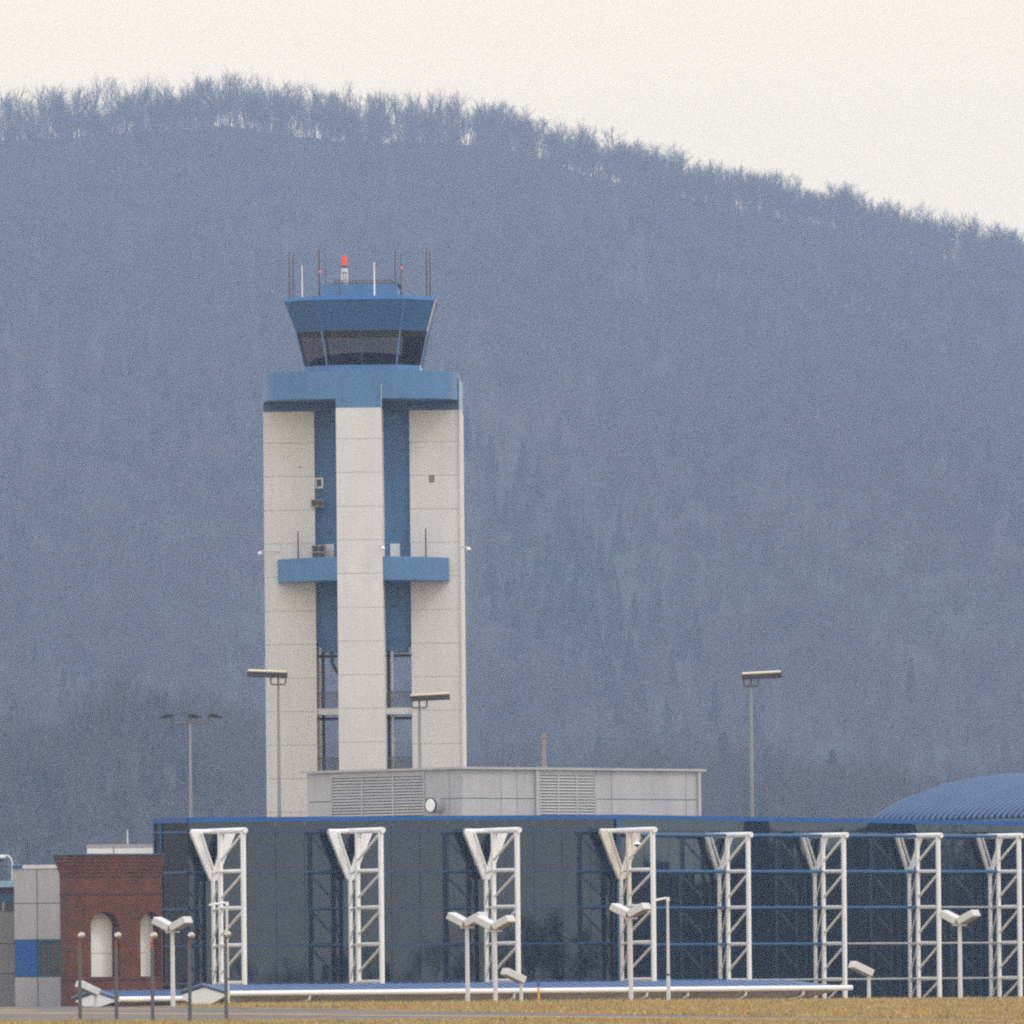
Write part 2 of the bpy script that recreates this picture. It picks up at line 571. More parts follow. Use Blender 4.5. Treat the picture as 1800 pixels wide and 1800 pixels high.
def bare_tree(seed, H=14.0, spread=1.0, crown=0.42, counts=((16, 20), (7, 8), (5, 7))):
    r = random.Random(seed)
    segs = []

    def rv(s):
        return Vector((r.gauss(0, s), r.gauss(0, s), r.gauss(0, s)))

    def grow(p, d, L, rad, lev):
        n = 5 if lev == 0 else (4 if lev == 1 else (3 if lev == 2 else 2))
        pts = [p]
        q, dd = p.copy(), d.copy()
        for i in range(n):
            dd = (dd + rv(0.10 if lev == 0 else 0.20) + Vector((0, 0, 0.13 if lev else 0.05))).normalized()
            nq = q + dd * (L / n)
            ra = rad * (1 - 0.72 * i / n)
            rb = rad * (1 - 0.72 * (i + 1) / n)
            segs.append((*q, *nq, ra, rb))
            q = nq
            pts.append(q)
        if lev >= 3:
            return
        cnt = r.randint(*counts[lev])
        for c in range(cnt):
            t = crown + (1 - crown) * (c + r.random()) / cnt if lev == 0 else 0.2 + 0.8 * (c + r.random()) / cnt
            t = min(t, 0.999)
            k = int(t * n)
            pp = pts[k].lerp(pts[k + 1], t * n - k)
            ax = (pts[k + 1] - pts[k]).normalized()
            side = ax.orthogonal().normalized()
            side = Matrix.Rotation(r.uniform(0, 6.283), 3, ax) @ side
            ang = r.uniform(0.5, 0.95) * spread
            nd = (ax * math.cos(ang) + side * math.sin(ang)).normalized()
            ll = L * ((0.46 * (1.12 - 0.52 * t)) if lev == 0 else r.uniform(0.34, 0.52))
            grow(pp, nd, ll, max(0.009, rad * (0.36 if lev == 0 else (0.42 if lev == 1 else 0.32))), lev + 1)
    grow(Vector((0, 0, -0.6)), Vector((r.gauss(0, 0.05), r.gauss(0, 0.05), 1)).normalized(), H * 0.84 + 0.6, H * 0.0155, 0)
    return segs


def pine_tree(seed, H=13.0):
    r = random.Random(seed)
    segs = [(0, 0, -0.6, 0, 0, H, 0.22, 0.03)]
    z = H * 0.12
    while z < H:
        rad = (H - z) / H * H * 0.24 + 0.25
        for i in range(9):
            a = r.uniform(0, 6.283)
            L = rad * r.uniform(0.6, 1.1)
            tip = (math.cos(a) * L, math.sin(a) * L, z - L * 0.18 + r.uniform(-0.2, 0.3))
            segs.append((0, 0, z, *tip, 0.05, 0.02))
            for j in range(7):
                t = r.uniform(0.2, 1)
                q = [tip[0] * t, tip[1] * t, z + (tip[2] - z) * t]
                e = [q[k] + r.gauss(0, 0.32) for k in range(3)]
                segs.append((*q, *e, 0.15, 0.05))
        z += r.uniform(0.28, 0.5)
    return segs


TREE_ME = [tubes_mesh('bare_tree', bare_tree(s, H, sp, cr), M_BARK) for s, H, sp, cr in
           ((1, 14.5, 1.0, .42), (2, 13.0, 1.05, .38), (3, 15.5, .85, .46), (4, 12.5, 1.15, .33), (5, 14.0, .95, .5), (6, 15.0, 1.05, .4))]
RIDGE_ME = [tubes_mesh('ridge_tree', bare_tree(s, H, sp, cr, ((13, 16), (5, 6), (3, 5))), M_BARK) for s, H, sp, cr in
            ((21, 14.5, .74, .40), (22, 13.6, .8, .36), (23, 15.2, .66, .45), (24, 13.2, .9, .32), (25, 14.4, .7, .48), (26, 15.0, .78, .38), (27, 14.0, .62, .35))]
PINE_ME = [tubes_mesh('pine_tree', pine_tree(s, H), M_NEEDLE) for s, H in ((11, 12.0), (12, 14.5))]


PALE_ME = []
for i_ in range(3):
    m_ = TREE_ME[i_].copy()
    m_.name = 'pale_tree'
    m_.materials.clear()
    m_.materials.append(M_PALEB)
    PALE_ME.append(m_)


def place_tree(me, name, x, y, z, s, rz, lab, cat='tree', group=None, lean=0.0):
    o = bpy.data.objects.new(name, me)
    COL.objects.link(o)
    o.location = (x, y, z)
    o.scale = (s, s, s * random.uniform(0.92, 1.08))
    o.rotation_euler = (random.gauss(0, lean), random.gauss(0, lean), rz)
    return tag(o, lab, cat, group)


n_r = 0
for x0 in np.arange(-208, 208, 1.9):
    x = x0 + random.gauss(0, 0.8)
    y = YR + random.uniform(-14, 12)
    big = 0.5 + 0.5 * math.sin(x / 11.3) * math.sin(x / 4.7 + 1)
    low = float(np.interp(x, [-202, -68, 22, 202], [1.38, 1.28, 1.0, 1.0]))
    place_tree((TREE_ME[random.randrange(6)] if x > 10 and random.random() < 0.45 else RIDGE_ME[random.randrange(7)]), 'ridge_tree', x, y, float(hill_z(x, y)), low * (random.uniform(0.88, 1.10) + 0.08 * big),
               random.uniform(0, 6.28), 'bare winter tree in the row along the distant ridge against the white sky', 'tree',
               'bare trees along the ridge', 0.03)


def scatter(name, pts, scl, kinds, meshes, label):
    """one countless wood: real trees instanced on the points of one mesh"""
    me = bpy.data.meshes.new(name)
    me.from_pydata([tuple(map(float, p)) for p in pts], [], [])
    for an, ty, arr in (('tree_size', 'FLOAT', scl), ('tree_kind', 'INT', kinds), ('tree_turn', 'FLOAT', rng.uniform(0, 6.28, len(pts)))):
        at_ = me.attributes.new(an, ty, 'POINT')
        at_.data.foreach_set('value', np.asarray(arr, dtype=np.int32 if ty == 'INT' else np.float32))
    o = bpy.data.objects.new(name, me)
    COL.objects.link(o)
    ng = bpy.data.node_groups.new(name + '_nodes', 'GeometryNodeTree')
    ng.interface.new_socket('Geometry', in_out='INPUT', socket_type='NodeSocketGeometry')
    ng.interface.new_socket('Geometry', in_out='OUTPUT', socket_type='NodeSocketGeometry')
    gi, go = ng.nodes.new('NodeGroupInput'), ng.nodes.new('NodeGroupOutput')
    iop = ng.nodes.new('GeometryNodeInstanceOnPoints')
    g2i = ng.nodes.new('GeometryNodeGeometryToInstance')
    for mh in reversed(meshes):
        src = PROTO[mh.name]
        oi = ng.nodes.new('GeometryNodeObjectInfo')
        oi.inputs['Object'].default_value = src
        oi.transform_space = 'ORIGINAL'
        oi.inputs['As Instance'].default_value = False
        gg = ng.nodes.new('GeometryNodeGeometryToInstance')
        ng.links.new(oi.outputs['Geometry'], gg.inputs[0])
        if 'jn' not in locals():
            jn = ng.nodes.new('GeometryNodeJoinGeometry')
        ng.links.new(gg.outputs[0], jn.inputs[0])
    ng.nodes.remove(g2i)

    def attr(an, ty):
        a = ng.nodes.new('GeometryNodeInputNamedAttribute')
        a.data_type = ty
        a.inputs['Name'].default_value = an
        return [s for s in a.outputs if s.enabled][0]
    iop.inputs['Pick Instance'].default_value = True
    ng.links.new(gi.outputs[0], iop.inputs['Points'])
    ng.links.new(jn.outputs[0], iop.inputs['Instance'])
    ng.links.new(attr('tree_kind', 'INT'), iop.inputs['Instance Index'])
    ng.links.new(attr('tree_size', 'FLOAT'), iop.inputs['Scale'])
    cx = ng.nodes.new('ShaderNodeCombineXYZ')
    ng.links.new(attr('tree_turn', 'FLOAT'), cx.inputs[2])
    ng.links.new(cx.outputs[0], iop.inputs['Rotation'])
    ng.links.new(iop.outputs[0], go.inputs[0])
    md = o.modifiers.new('scatter', 'NODES')
    md.node_group = ng
    return tag(o, label, 'woods', kind='stuff')


# a few trees of the foot of the hill that stand out on their own; they also lend their mesh to the woods
PROTO = {}


def foot_tree(me, name, px, pytop, Y, H0, lab):
    p = at(px, pytop, Y)
    gz = float(foot_z(p.x, Y))
    s = (p.z - gz) / H0
    o = place_tree(me, name, p.x, Y, gz, s, random.uniform(0, 6.28), lab, 'tree')
    o.scale = (s, s, s)
    PROTO.setdefault(me.name, o)
    return o


def top_of(me):
    return max(v.co.z for v in me.vertices)


for i, (px, pyt, Y, lab) in enumerate((
        (215, 1163, 2410, 'tallest bare tree at the hill foot left of the tower'),
        (372, 1200, 2430, 'bare tree at the hill foot above the triple headed light mast'),
        (72, 1210, 2400, 'bare tree at the hill foot near the left edge of the photo'),
        (905, 1268, 2440, 'hazy bare tree between the tower and the metal chimney pipe'),
        (1110, 1288, 2420, 'hazy bare tree above the right half of the grey rooftop plant room'),
        (1500, 1322, 2410, 'hazy bare tree left of the blue barrel roof'))):
    foot_tree(TREE_ME[i], 'bare_tree', px, pyt, Y, top_of(TREE_ME[i]), lab)
foot_tree(PINE_ME[0], 'pine_tree', 1271, 1283, 2440, top_of(PINE_ME[0]), 'dark pointed pine at the hill foot left of the right tall floodlight')
foot_tree(PINE_ME[1], 'pine_tree', 1462, 1316, 2430, top_of(PINE_ME[1]), 'dark pine at the hill foot just left of the barrel roof')

# the slope's forest
N = 15000
X = rng.uniform(-470, 470, N)
Y = 2950 + (YR - 30 - 2950) * rng.uniform(0, 1, N) ** 0.95
grn = np.sin(X / 33 + 1.0) * np.sin(Y / 170 + 0.4) + 0.6 * np.sin(X / 13 + Y / 90) + rng.normal(0, 0.55, N) + (0.55 - (Y - 2950) / 1500)
kinds = np.where((grn > 1.25) & (Y < YR - 220), 6 + rng.integers(0, 2, N), rng.integers(0, 6, N))
N2 = 760
X = np.concatenate([X, rng.uniform(-300, 300, N2)])
Y = np.concatenate([Y, np.where(np.arange(N2) < 650, rng.uniform(YR - 44, YR - 18, N2), rng.uniform(YR - 34, YR - 16, N2))])
kinds = np.concatenate([kinds, rng.integers(0, 6, N2)])
fsize = np.concatenate([rng.uniform(1.0, 1.5, N) * np.where(kinds[:N] > 5, 0.72, 1.0), np.where(np.arange(N2) < 650, rng.uniform(0.45, 0.95, N2), rng.uniform(0.28, 0.62, N2))])
scatter('hillside_forest', np.stack([X, Y, hill_z(X, Y) - 0.3], 1), fsize, kinds, TREE_ME + PINE_ME,
        'hazy blue bare forest covering the hillside behind the tower')
# wooded belt along the foot of the hill
N = 3600
X = rng.uniform(-210, 210, N)
Y = rng.uniform(2230, 2640, N)
left = np.clip((-X - 40) / 50, 0, 1)
kinds = np.where(rng.uniform(0, 1, N) < 0.26 + 0.24 * left, 6 + rng.integers(0, 2, N), rng.integers(0, 6, N))
zz = foot_z(X, Y)
scatter('foot_woods', np.stack([X, Y, zz], 1), rng.uniform(0.75, 1.3, N) * np.where(kinds > 5, 0.85, 1.0), kinds, TREE_ME + PINE_ME,
        'darker belt of bare woods along the foot of the hill')

# wooded bank to the right of the terminal, outside the frame: the glass mirrors it
bx = np.linspace(95, 330, 30)
by = np.linspace(548, 700, 24)
rows = []
for y in by:
    row = []
    for x in bx:
        w = min(1, (x - 95) / 120) * min(1, max(0, (y - 548) / 25))
        row.append((float(x), float(y), zt(y) - 0.3 + w * (10.6 + 2.2 * math.sin(y / 4.2 + x / 31) + 1.6 * math.sin(y / 1.9 + x / 50))))
    rows.append(row)
sheet('wooded_bank', rows, mat('dark_undergrowth', (0.022, 0.022, 0.018), 0.95, var=0.5, scale=0.4))
for i_, (x_, y_) in enumerate(((74, 583), (76, 601), (73, 622))):
    o_ = place_tree(PALE_ME[i_], 'pale_tree', x_, y_, zt(y_), 0.72, i_ * 2.0, 'pale barked bare tree mirrored in the right hand glass wall', 'tree', 'pale trees beside the terminal')
    PROTO[PALE_ME[i_].name] = o_
N = 420
X = rng.uniform(70, 190, N)
Y = rng.uniform(560, 690, N)
zz = np.interp(Y, *PROFILE) + np.clip((X - 95) / 120, 0, 1) * 6.5
s1 = rng.uniform(0.4, 0.72, N) * np.clip(1.15 - (X - 70) / 160, 0.3, 1)
X2 = rng.uniform(78, 125, 130)
Y2 = rng.uniform(505, 562, 130)
s2 = rng.uniform(0.5, 1.0, 130) * np.clip(0.12 + (Y2 - 505) / 57 * 0.38, 0.1, 0.5)
scatter('roadside_woods', np.concatenate([np.stack([X, Y, zz], 1), np.stack([X2, Y2, np.interp(Y2, *PROFILE)], 1)]), np.concatenate([s1, s2]),
        np.concatenate([np.where(rng.uniform(0, 1, N) < 0.62, rng.integers(8, 11, N), rng.integers(0, 6, N)), rng.integers(0, 7, 130)]), TREE_ME + PINE_ME + PALE_ME,
        'dark bare woods mirrored in the right hand glass wall')

# ------------------------------------------------------------------ terminal building
TH_A, TH_B = R(28), R(43)
pL = at(332, 1600, 594.0)
PA = Plane((pL.x, pL.y), TH_A)
pC = PA.hit(1088, 1600)
PB = Plane((pC.x, pC.y), TH_B)
pE = at(272, 1600, 596.2)                       # far end of the short left face
thL = math.atan2(pL.y - pE.y, pL.x - pE.x)
PL = Plane((pE.x, pE.y), thL)
lenL = (Vector((pL.x, pL.y)) - Vector((pE.x, pE.y))).length
lenA = (Vector((pC.x, pC.y)) - Vector((pL.x, pL.y))).length
lenB = PB.sz(1905, 1600)[0]
G0 = 1.3
term = empty('terminal_building', (pC.x, pC.y, G0))
tag(term, 'long glass fronted terminal with blue roof edge, grey rooftop plant room and blue barrel roof', 'terminal')
TO = term.location


def tb(mb, name, m, parent=None, bevel=0.0):
    return mb.build(name, m, parent or term, TO, bevel)


zE, zL, zC, zB = PL.hit(272, 1440)[2], PA.hit(332, 1437)[2], PA.hit(1088, 1432)[2], PB.hit(1800, 1443.5)[2]
sB18 = PB.sz(1800, 1600)[0]
zR = zC + (zB - zC) * lenB / sB18
qE, qL, qC, qR = PL.pt(0, zE), PA.pt(0, zL), PB.pt(0, zC), PB.pt(lenB, zR)
inner = [(-0.35, 1)]
# solid body behind the glass
bk = MB()
ins = 0.25
foot = [PL.pt(0.2, G0 - 0.5, -ins), PA.pt(0.1, G0 - 0.5, -ins), PB.pt(0.0, G0 - 0.5, -ins), PB.pt(lenB - 0.2, G0 - 0.5, -ins),
        Vector((qR.x + 2, 648, G0 - 0.5)), Vector((qE.x + 0.4, 648, G0 - 0.5))]
zroof = min(zE, zR) - 0.35
bk.prism(foot, [Vector((p.x, p.y, zroof)) for p in foot])
tb(bk, 'inner_wall', M_BACK)


def glass_face(name, pl, s_edges, z_edges, m, tilt=0.0016, top=None):
    mb = MB()
    g = 0.012
    for i in range(len(s_edges) - 1):
        for j in range(len(z_edges) - 1):
            s0, s1, z0, z1 = s_edges[i] + g, s_edges[i + 1] - g, z_edges[j] + g, z_edges[j + 1] - g
            a, b = random.gauss(0, tilt), random.gauss(0, tilt)
            sm, zm = (s0 + s1) / 2, (z0 + z1) / 2

            def P(s, z, e=0):
                return pl.pt(s, z, a * (s - sm) + b * (z - zm) - e)
            c = [(s0, z0), (s1, z0), (s1, z1), (s0, z1)]
            if top and j == len(z_edges) - 2:
                c[2], c[3] = (s1, top(s1)), (s0, top(s0))
            mb.prism([P(*q, 0.03) for q in c], [P(*q) for q in c])
    o = tb(mb, name, m)
    bm_fix(o)
    return o


def bm_fix(o):
    import bmesh
    b = bmesh.new()
    b.from_mesh(o.data)
    bmesh.ops.recalc_face_normals(b, faces=b.faces)
    b.to_mesh(o.data)
    b.free()


LEV = [PA.hit(760, y).z for y in (1461.3, 1531.5, 1595.5, 1659.7, 1725.0)]      # rail heights
zlev = [G0 - 0.2] + LEV[::-1] + [min(zL, zC) - 0.22]
sA = list(np.linspace(0, lenA, 16))
glass_face('glass_wall', PA, sA, zlev, M_GLASS, top=lambda s_: zL + (zC - zL) * s_ / lenA - 0.2)
zlevB = [G0 - 0.2] + LEV[::-1] + [zR - 0.2]
sBl = list(np.linspace(0, lenB, 20))
glass_face('glass_wall', PB, sBl, zlevB, M_GLASSB, 0.0022, top=lambda s_: zC + (zR - zC) * s_ / lenB - 0.2)
glass_face('glass_wall', PL, list(np.linspace(0, lenL, 6)), [G0 - 0.2] + LEV[::-1] + [zE - 0.22], M_GLASSC)
for z in LEV:
    tb(MB().wallbox(PA, 0.05, lenA, z - 0.035, z + 0.035, 0.003, 0.045), 'mullion', M_MULL)
    tb(MB().wallbox(PL, 0.0, lenL - 0.05, z - 0.05, z + 0.05, 0.003, 0.05), 'mullion', M_RAIL)
for s in (0.05, lenL * 0.22):
    tb(MB().wallbox(PL, s - 0.045, s + 0.045, G0, zE - 0.22, 0.055, 0.085), 'mullion', M_RAIL)
# corner strip
tb(MB().box2((qC.x - 0.1, qC.y - 0.22, G0), (qC.x + 0.16, qC.y - 0.02, zC - 0.24)), 'corner_post', M_RAIL)
# coping
cp = MB()
for (a, b, n) in ((qE, qL, PL.n), (qL, qC, PA.n), (qC, qR, PB.n)):
    cp.strip(a, b, 0.24, n, -0.4, 0.10)
tb(cp, 'coping', M_COPE)
tb(MB().prism([Vector((p.x, p.y, zroof + 0.02)) for p in foot], [Vector((p.x, p.y, zroof + 0.05)) for p in foot]), 'roof', M_ROOF)

# ---- plant room on the roof (two faces seen across a corner)
kC = at(812, 1400, 625.0)
PP1 = Plane((kC.x, kC.y), R(-44))            # left face: runs back to the left
PP2 = Plane((kC.x, kC.y), R(44))
s1, _ = PP1.sz(540, 1400)
s2, _ = PP2.sz(1232, 1400)
zp = PP1.hit(812, 1352).z
zb = zroof + 0.06
ph = MB()
k1, k2 = PP1.pt(s1, zb), PP2.pt(s2, zb)
kb = k1 + k2 - Vector((kC.x, kC.y, zb))
ins_c = 0.06
c4 = [PP1.pt(s1 + .06, zb, -ins_c), Vector((kC.x, kC.y + ins_c * 1.5, zb)), PP2.pt(s2 - .06, zb, -ins_c), Vector((kb.x, kb.y - .1, zb))]
plant = tb(ph.prism(c4, [Vector((p.x, p.y, zp - 0.02)) for p in c4]), 'plant_room', M_GAP)


def panels(pl, s_edges, z_edges, m, skip=(), name='wall_panel', parent=None, o1=0.0, o0=-0.05, gap=0.02):
    mb = MB()
    for i in range(len(s_edges) - 1):
        for j in range(len(z_edges) - 1):
            if (i, j) in skip:
                continue
            mb.wallbox(pl, s_edges[i] + gap, s_edges[i + 1] - gap, z_edges[j] + gap, z_edges[j + 1] - gap, o0, o1)
    return mb


zmid = PP1.hit(700, 1406).z
e1 = sorted([s1] + [PP1.sz(x, 1400)[0] for x in (583, 747, 790)] + [0.0])
for i_ in (0, 2, 3):
    tb(panels(PP1, e1[i_:i_ + 2], [zb, zmid, zp], M_PANEL), 'wall_panel', M_PANEL, plant)
e2 = [0.0] + [PP2.sz(x, 1400)[0] for x in (881, 909, 946, 1048, 1075, 1206)] + [s2]
for i_ in (0, 1, 2, 4, 5, 6):
    tb(panels(PP2, e2[i_:i_ + 2], [zb, zmid, zp], M_PANEL), 'wall_panel', M_PANEL, plant)


def louvre(pl, x0, x1, ytop, parent, nbay=3):
    a, b = pl.sz(x0, 1400)[0], pl.sz(x1, 1400)[0]
    z1_ = pl.hit((x0 + x1) / 2, ytop).z
    fr = MB()
    w = (b - a) / nbay
    for i in range(nbay + 1):
        fr.wallbox(pl, a + i * w - 0.045, a + i * w + 0.045, zb, z1_, -0.04, 0.045)
    fr.wallbox(pl, a - 0.04, b + 0.04, z1_ + 0.003, zp - 0.02, -0.05, 0.003)
    n = 19
    h = (z1_ - zb) / n
    for i in range(nbay):
        for j in range(n):
            z = zb + j * h
            s0, s1_ = a + i * w + 0.05, a + (i + 1) * w - 0.05
            fr.prism([pl.pt(s0, z, 0.03), pl.pt(s1_, z, 0.03), pl.pt(s1_, z + h * 0.55, -0.03), pl.pt(s0, z + h * 0.55, -0.03)],
                     [pl.pt(s0, z + 0.03, 0.034), pl.pt(s1_, z + 0.03, 0.034), pl.pt(s1_, z + h * 0.55 + 0.03, -0.026), pl.pt(s0, z + h * 0.55 + 0.03, -0.026)])
    tb(fr, 'louvre', M_LOUV, parent)


louvre(PP1, 583, 746, 1366, plant)
louvre(PP2, 948, 1046, 1363, plant)
rt = MB()
r4 = [PP1.pt(s1 - .25, zp, 0.22), Vector((kC.x, kC.y - 0.32, zp)), PP2.pt(s2 + .25, zp, 0.22), Vector((kb.x, kb.y + .3, zp))]
tb(rt.prism(r4, [Vector((p.x, p.y, zp + 0.13)) for p in r4]), 'roof_edge', M_PANEL, plant)
ds = MB()
for x in (942, 1227):
    s = PP2.sz(x, 1400)[0]
    ds.wallbox(PP2, s - 0.1, s + 0.1, zb, zp - 0.02, 0.004, 0.15)
tb(ds, 'downspout', M_LOUV, plant)
sv = PP1.sz(772, 1416)
vc = PP1.pt(sv[0], PP1.hit(772, 1416).z)
n3 = Vector((PP1.n.x, PP1.n.y, 0))
vp = MB().tube(vc, vc + n3 * 0.62, 0.40, n=24)
tb(vp, 'vent_pipe', M_PANEL, plant)
tb(MB().tube(vc + n3 * 0.60, vc + n3 * 0.70, 0.43, 0.43, n=24), 'vent_rim', M_DARK, plant)
tb(MB().tube(vc + n3 * 0.70, vc + n3 * 0.74, 0.37, 0.33, n=24), 'vent_cap', M_PURE, plant)
# chimney pipe on its roof
cb, ct = at(957, 1345, 634.0), at(956, 1288, 634.0)
ch = MB().tube((ct.x, ct.y, zp + 0.1), (ct.x, ct.y, ct.z - 0.3), 0.11, 0.10, n=12)
ch.tube((ct.x, ct.y, zp + 0.13), (ct.x, ct.y, zp + 0.55), 0.15, n=12)
ch.tube((ct.x, ct.y, ct.z - 0.3), (ct.x, ct.y, ct.z - 0.12), 0.17, 0.17, n=12)
ch.tube((ct.x, ct.y, ct.z - 0.12), (ct.x, ct.y, ct.z), 0.09, 0.08, n=12)
tb(ch, 'chimney_pipe', mat('rusty_pipe', (0.27, 0.22, 0.175), 0.7, var=0.2, scale=3), plant)

# ---- blue barrel roof
bb = R(32)
adir = Vector((math.cos(bb), math.sin(bb), 0))          # the way each arch rises: right and back
ldir = Vector((math.sin(bb), -math.cos(bb), 0))         # the long axis: right and towards the viewer
b0 = at(1535, 1446, 655.0)
prof = []
WV, HV = 11.6, at(1800, 1362, 655).z - b0.z + 0.12
for i in range(29):
    t = i / 28
    prof.append((WV * t ** 1.2, HV * math.sin(math.pi / 2 * (t ** 1.2) ** 0.76)))
for i in range(1, 15):
    t = i / 14
    prof.append((WV + WV * 0.9 * t, HV * (1 - 0.8 * t * t)))
LB = 34.0
br = MB()
nP = len(prof)
vs = []
for e in (0, LB):
    for (u, h) in prof:
        vs.append(b0 + adir * u + ldir * e + Vector((0, 0, h)))
br.add(vs, [(i, nP + i, nP + i + 1, i + 1) for i in range(nP - 1)], True)
br.add(vs[:nP], [tuple(range(nP))])
br.add(vs[nP:], [tuple(range(nP))[::-1]])
barrel = tb(br, 'barrel_roof', M_SHEET)
sm = MB()
k = 0.0
while k <= LB:
    pts = [b0 + adir * u + ldir * k + Vector((0, 0, h)) for (u, h) in prof[:30]]
    for a, b in zip(pts[:-1], pts[1:]):
        w_ = ldir * 0.035
        up = Vector((0, 0, 0.14)) - adir * 0.06
        sm.prism([a - w_, a + w_, b + w_, b - w_], [a - w_ + up, a + w_ + up, b + w_ + up, b - w_ + up])
    k += 0.6
tb(sm, 'standing_seam', M_SEAM, barrel)
# ---- blue rails along the right-hand wall (built with the trusses below)

# ------------------------------------------------------------------ truss columns


def make_truss(name, c, rr, arm_plate, mw, marm, zl, zbase):
    """local frame: +x along the wall, -y away from it, z up from the foot"""
    d1, d2, d3 = c
    root = empty(name, (0, 0, 0))
    z = [q - zbase for q in zl]            # top .. bottom rung heights
    top = z[0]
    post = MB().tube((0, -d1, -0.3), (0, -d1, z[1] + 0.1), rr * 0.85, n=14)
    post.build('post', marm if marm is M_RUST else mw, root)
    MB().tube((0, -d2, -0.3), (0, -d2, top - 0.02), rr, n=14).build('post', marm if marm is M_RUST else mw, root)
    MB().tube((0, -d3, -0.3), (0, -d3, top - 0.02), rr * 1.05, n=14).build('post', mw, root)
    tbm = MB().tube((0, -0.05, top), (0, -d3 - 0.28, top), rr * 1.12, n=14)
    tbm.build('top_beam', mw, root)
    cb_ = MB().tube((-1.25 if arm_plate else -1.0, -d1, top), (1.25 if arm_plate else 1.0, -d1, top), rr * 0.95, n=12)
    cb_.build('cross_beam', marm, root)
    for sgn in (-1, 1):
        a = MB()
        if arm_plate:
            x0, x1, w0, w1 = sgn * 0.06, sgn * 0.98, 0.13, 0.32
            zz0, zz1 = z[1] - 0.45, top - 0.05
            b_ = [Vector((x0 - w0, -d1 - 0.09, zz0)), Vector((x0 + w0, -d1 - 0.09, zz0)), Vector((x0 + w0, -d1 + 0.09, zz0)), Vector((x0 - w0, -d1 + 0.09, zz0))]
            t_ = [Vector((x1 - w1, -d1 - 0.13, zz1)), Vector((x1 + w1, -d1 - 0.13, zz1)), Vector((x1 + w1, -d1 + 0.13, zz1)), Vector((x1 - w1, -d1 + 0.13, zz1))]
            a.prism(b_, t_)
            a.tube((x0 + sgn * -0.1, -d1 - 0.13, zz0 + 0.4), (x1 - sgn * 0.24, -d1 - 0.17, zz1), 0.06, n=8)
        else:
            a.tube((sgn * 0.05, -d1, z[1] - 0.15), (sgn * 0.92, -d1, top - 0.03), rr * 0.95, rr * 1.05, n=12)
            a.tube((sgn * 0.05 - sgn * 0.16, -d1 - 0.12, z[1] + 0.1), (sgn * 0.72, -d1 - 0.14, top - 0.03), rr * 0.5, n=8)
        a.build('arm', marm, root)
    for q in z[1:]:
        MB().tube((0, -d2, q), (0, -d3, q), rr * 0.8, n=12).build('rung', mw, root)
    ln = MB()
    for q in z[1:]:
        ln.tube((0, -d1, q - 0.1), (0, -d2, q + 0.05), rr * 0.55, n=8)
    ln.build('tie', mw, root)
    for i in range(4):
        hh = z[i] - z[i + 1]
        MB().tube((0, -d3, z[i] - 0.12), (0, -d2, z[i + 1] + hh * 0.26), rr * 0.55, n=10).build('brace', mw, root)
    MB().tube((0, -d3, z[4] - 0.12), (0, -d2, -0.2), rr * 0.5, n=10).build('brace', mw, root)
    lc = MB()
    for i in range(1, 5):
        zt_, zb_ = z[i] - 0.1, (z[i + 1] if i < 4 else -0.2)
        lc.tube((0.02, -d2, zt_), (0.02, -d1, zb_ + 0.35), rr * 0.28, n=6)
        lc.tube((-0.05, -d2 + 0.1, zt_ - 0.2), (-0.05, -d1 - 0.05, zb_ + 0.1), rr * 0.28, n=6)
    lc.build('lacing', M_LWHITE, root)
    return root


def truss_at(root, pl, px, c3, th):
    w = pl.hit(px, 1600, c3)
    f = Vector((w.x, w.y)) - pl.n * c3
    root.location = (f.x, f.y, G0)
    root.rotation_euler = (0, 0, th)
    return f


CA, CB = (0.55, 1.42, 4.1), (0.30, 0.95, 2.55)
GRP = 'white steel truss columns along the terminal'
tA = make_truss('truss_column', CA, 0.135, True, M_WHITE, M_WHITE, LEV, G0)
truss_at(tA, PA, 428.5, CA[2], TH_A)
tag(tA, 'leftmost white steel truss column, nearest the red brick tower', 'truss column', GRP)
t2 = copy_tree(tA)
truss_at(t2, PA, 670.5, CA[2], TH_A)
tag(t2, 'white steel truss column second from the left, under the louvred plant room', 'truss column', GRP)
t3 = copy_tree(tA)
truss_at(t3, PA, 910, CA[2], TH_A)
tag(t3, 'white steel truss column behind the close pair of twin lamps', 'truss column', GRP)
t4 = make_truss('truss_column', CA, 0.135, True, M_WHITE, M_RUST, LEV, G0)
truss_at(t4, PA, 1148.5, CA[2], TH_A)
tag(t4, 'rust stained white steel truss column at the bend of the glass wall', 'truss column', GRP)
LEVB = [PB.hit(1465, y, 1.7).z for y in (1468.4, 1531.7, 1594.8, 1658.7, 1721.5)]
tB = make_truss('truss_column', CB, 0.13, False, M_WHITE, M_LWHITE, LEVB, G0)
tB_lab = ['slim white truss column just right of the thin single arm pole',
          'slim white truss column behind the right end of the long canopy',
          'slim white truss column just left of the far right twin lamp',
          'slim white truss column cut by the right edge of the photo']
feet = []
for i, px in enumerate((1316, 1484, 1650, 1792)):
    t = tB if i == 0 else copy_tree(tB)
    feet.append(truss_at(t, PB, px, CB[2], TH_B))
    tag(t, tB_lab[i], 'truss column', GRP)
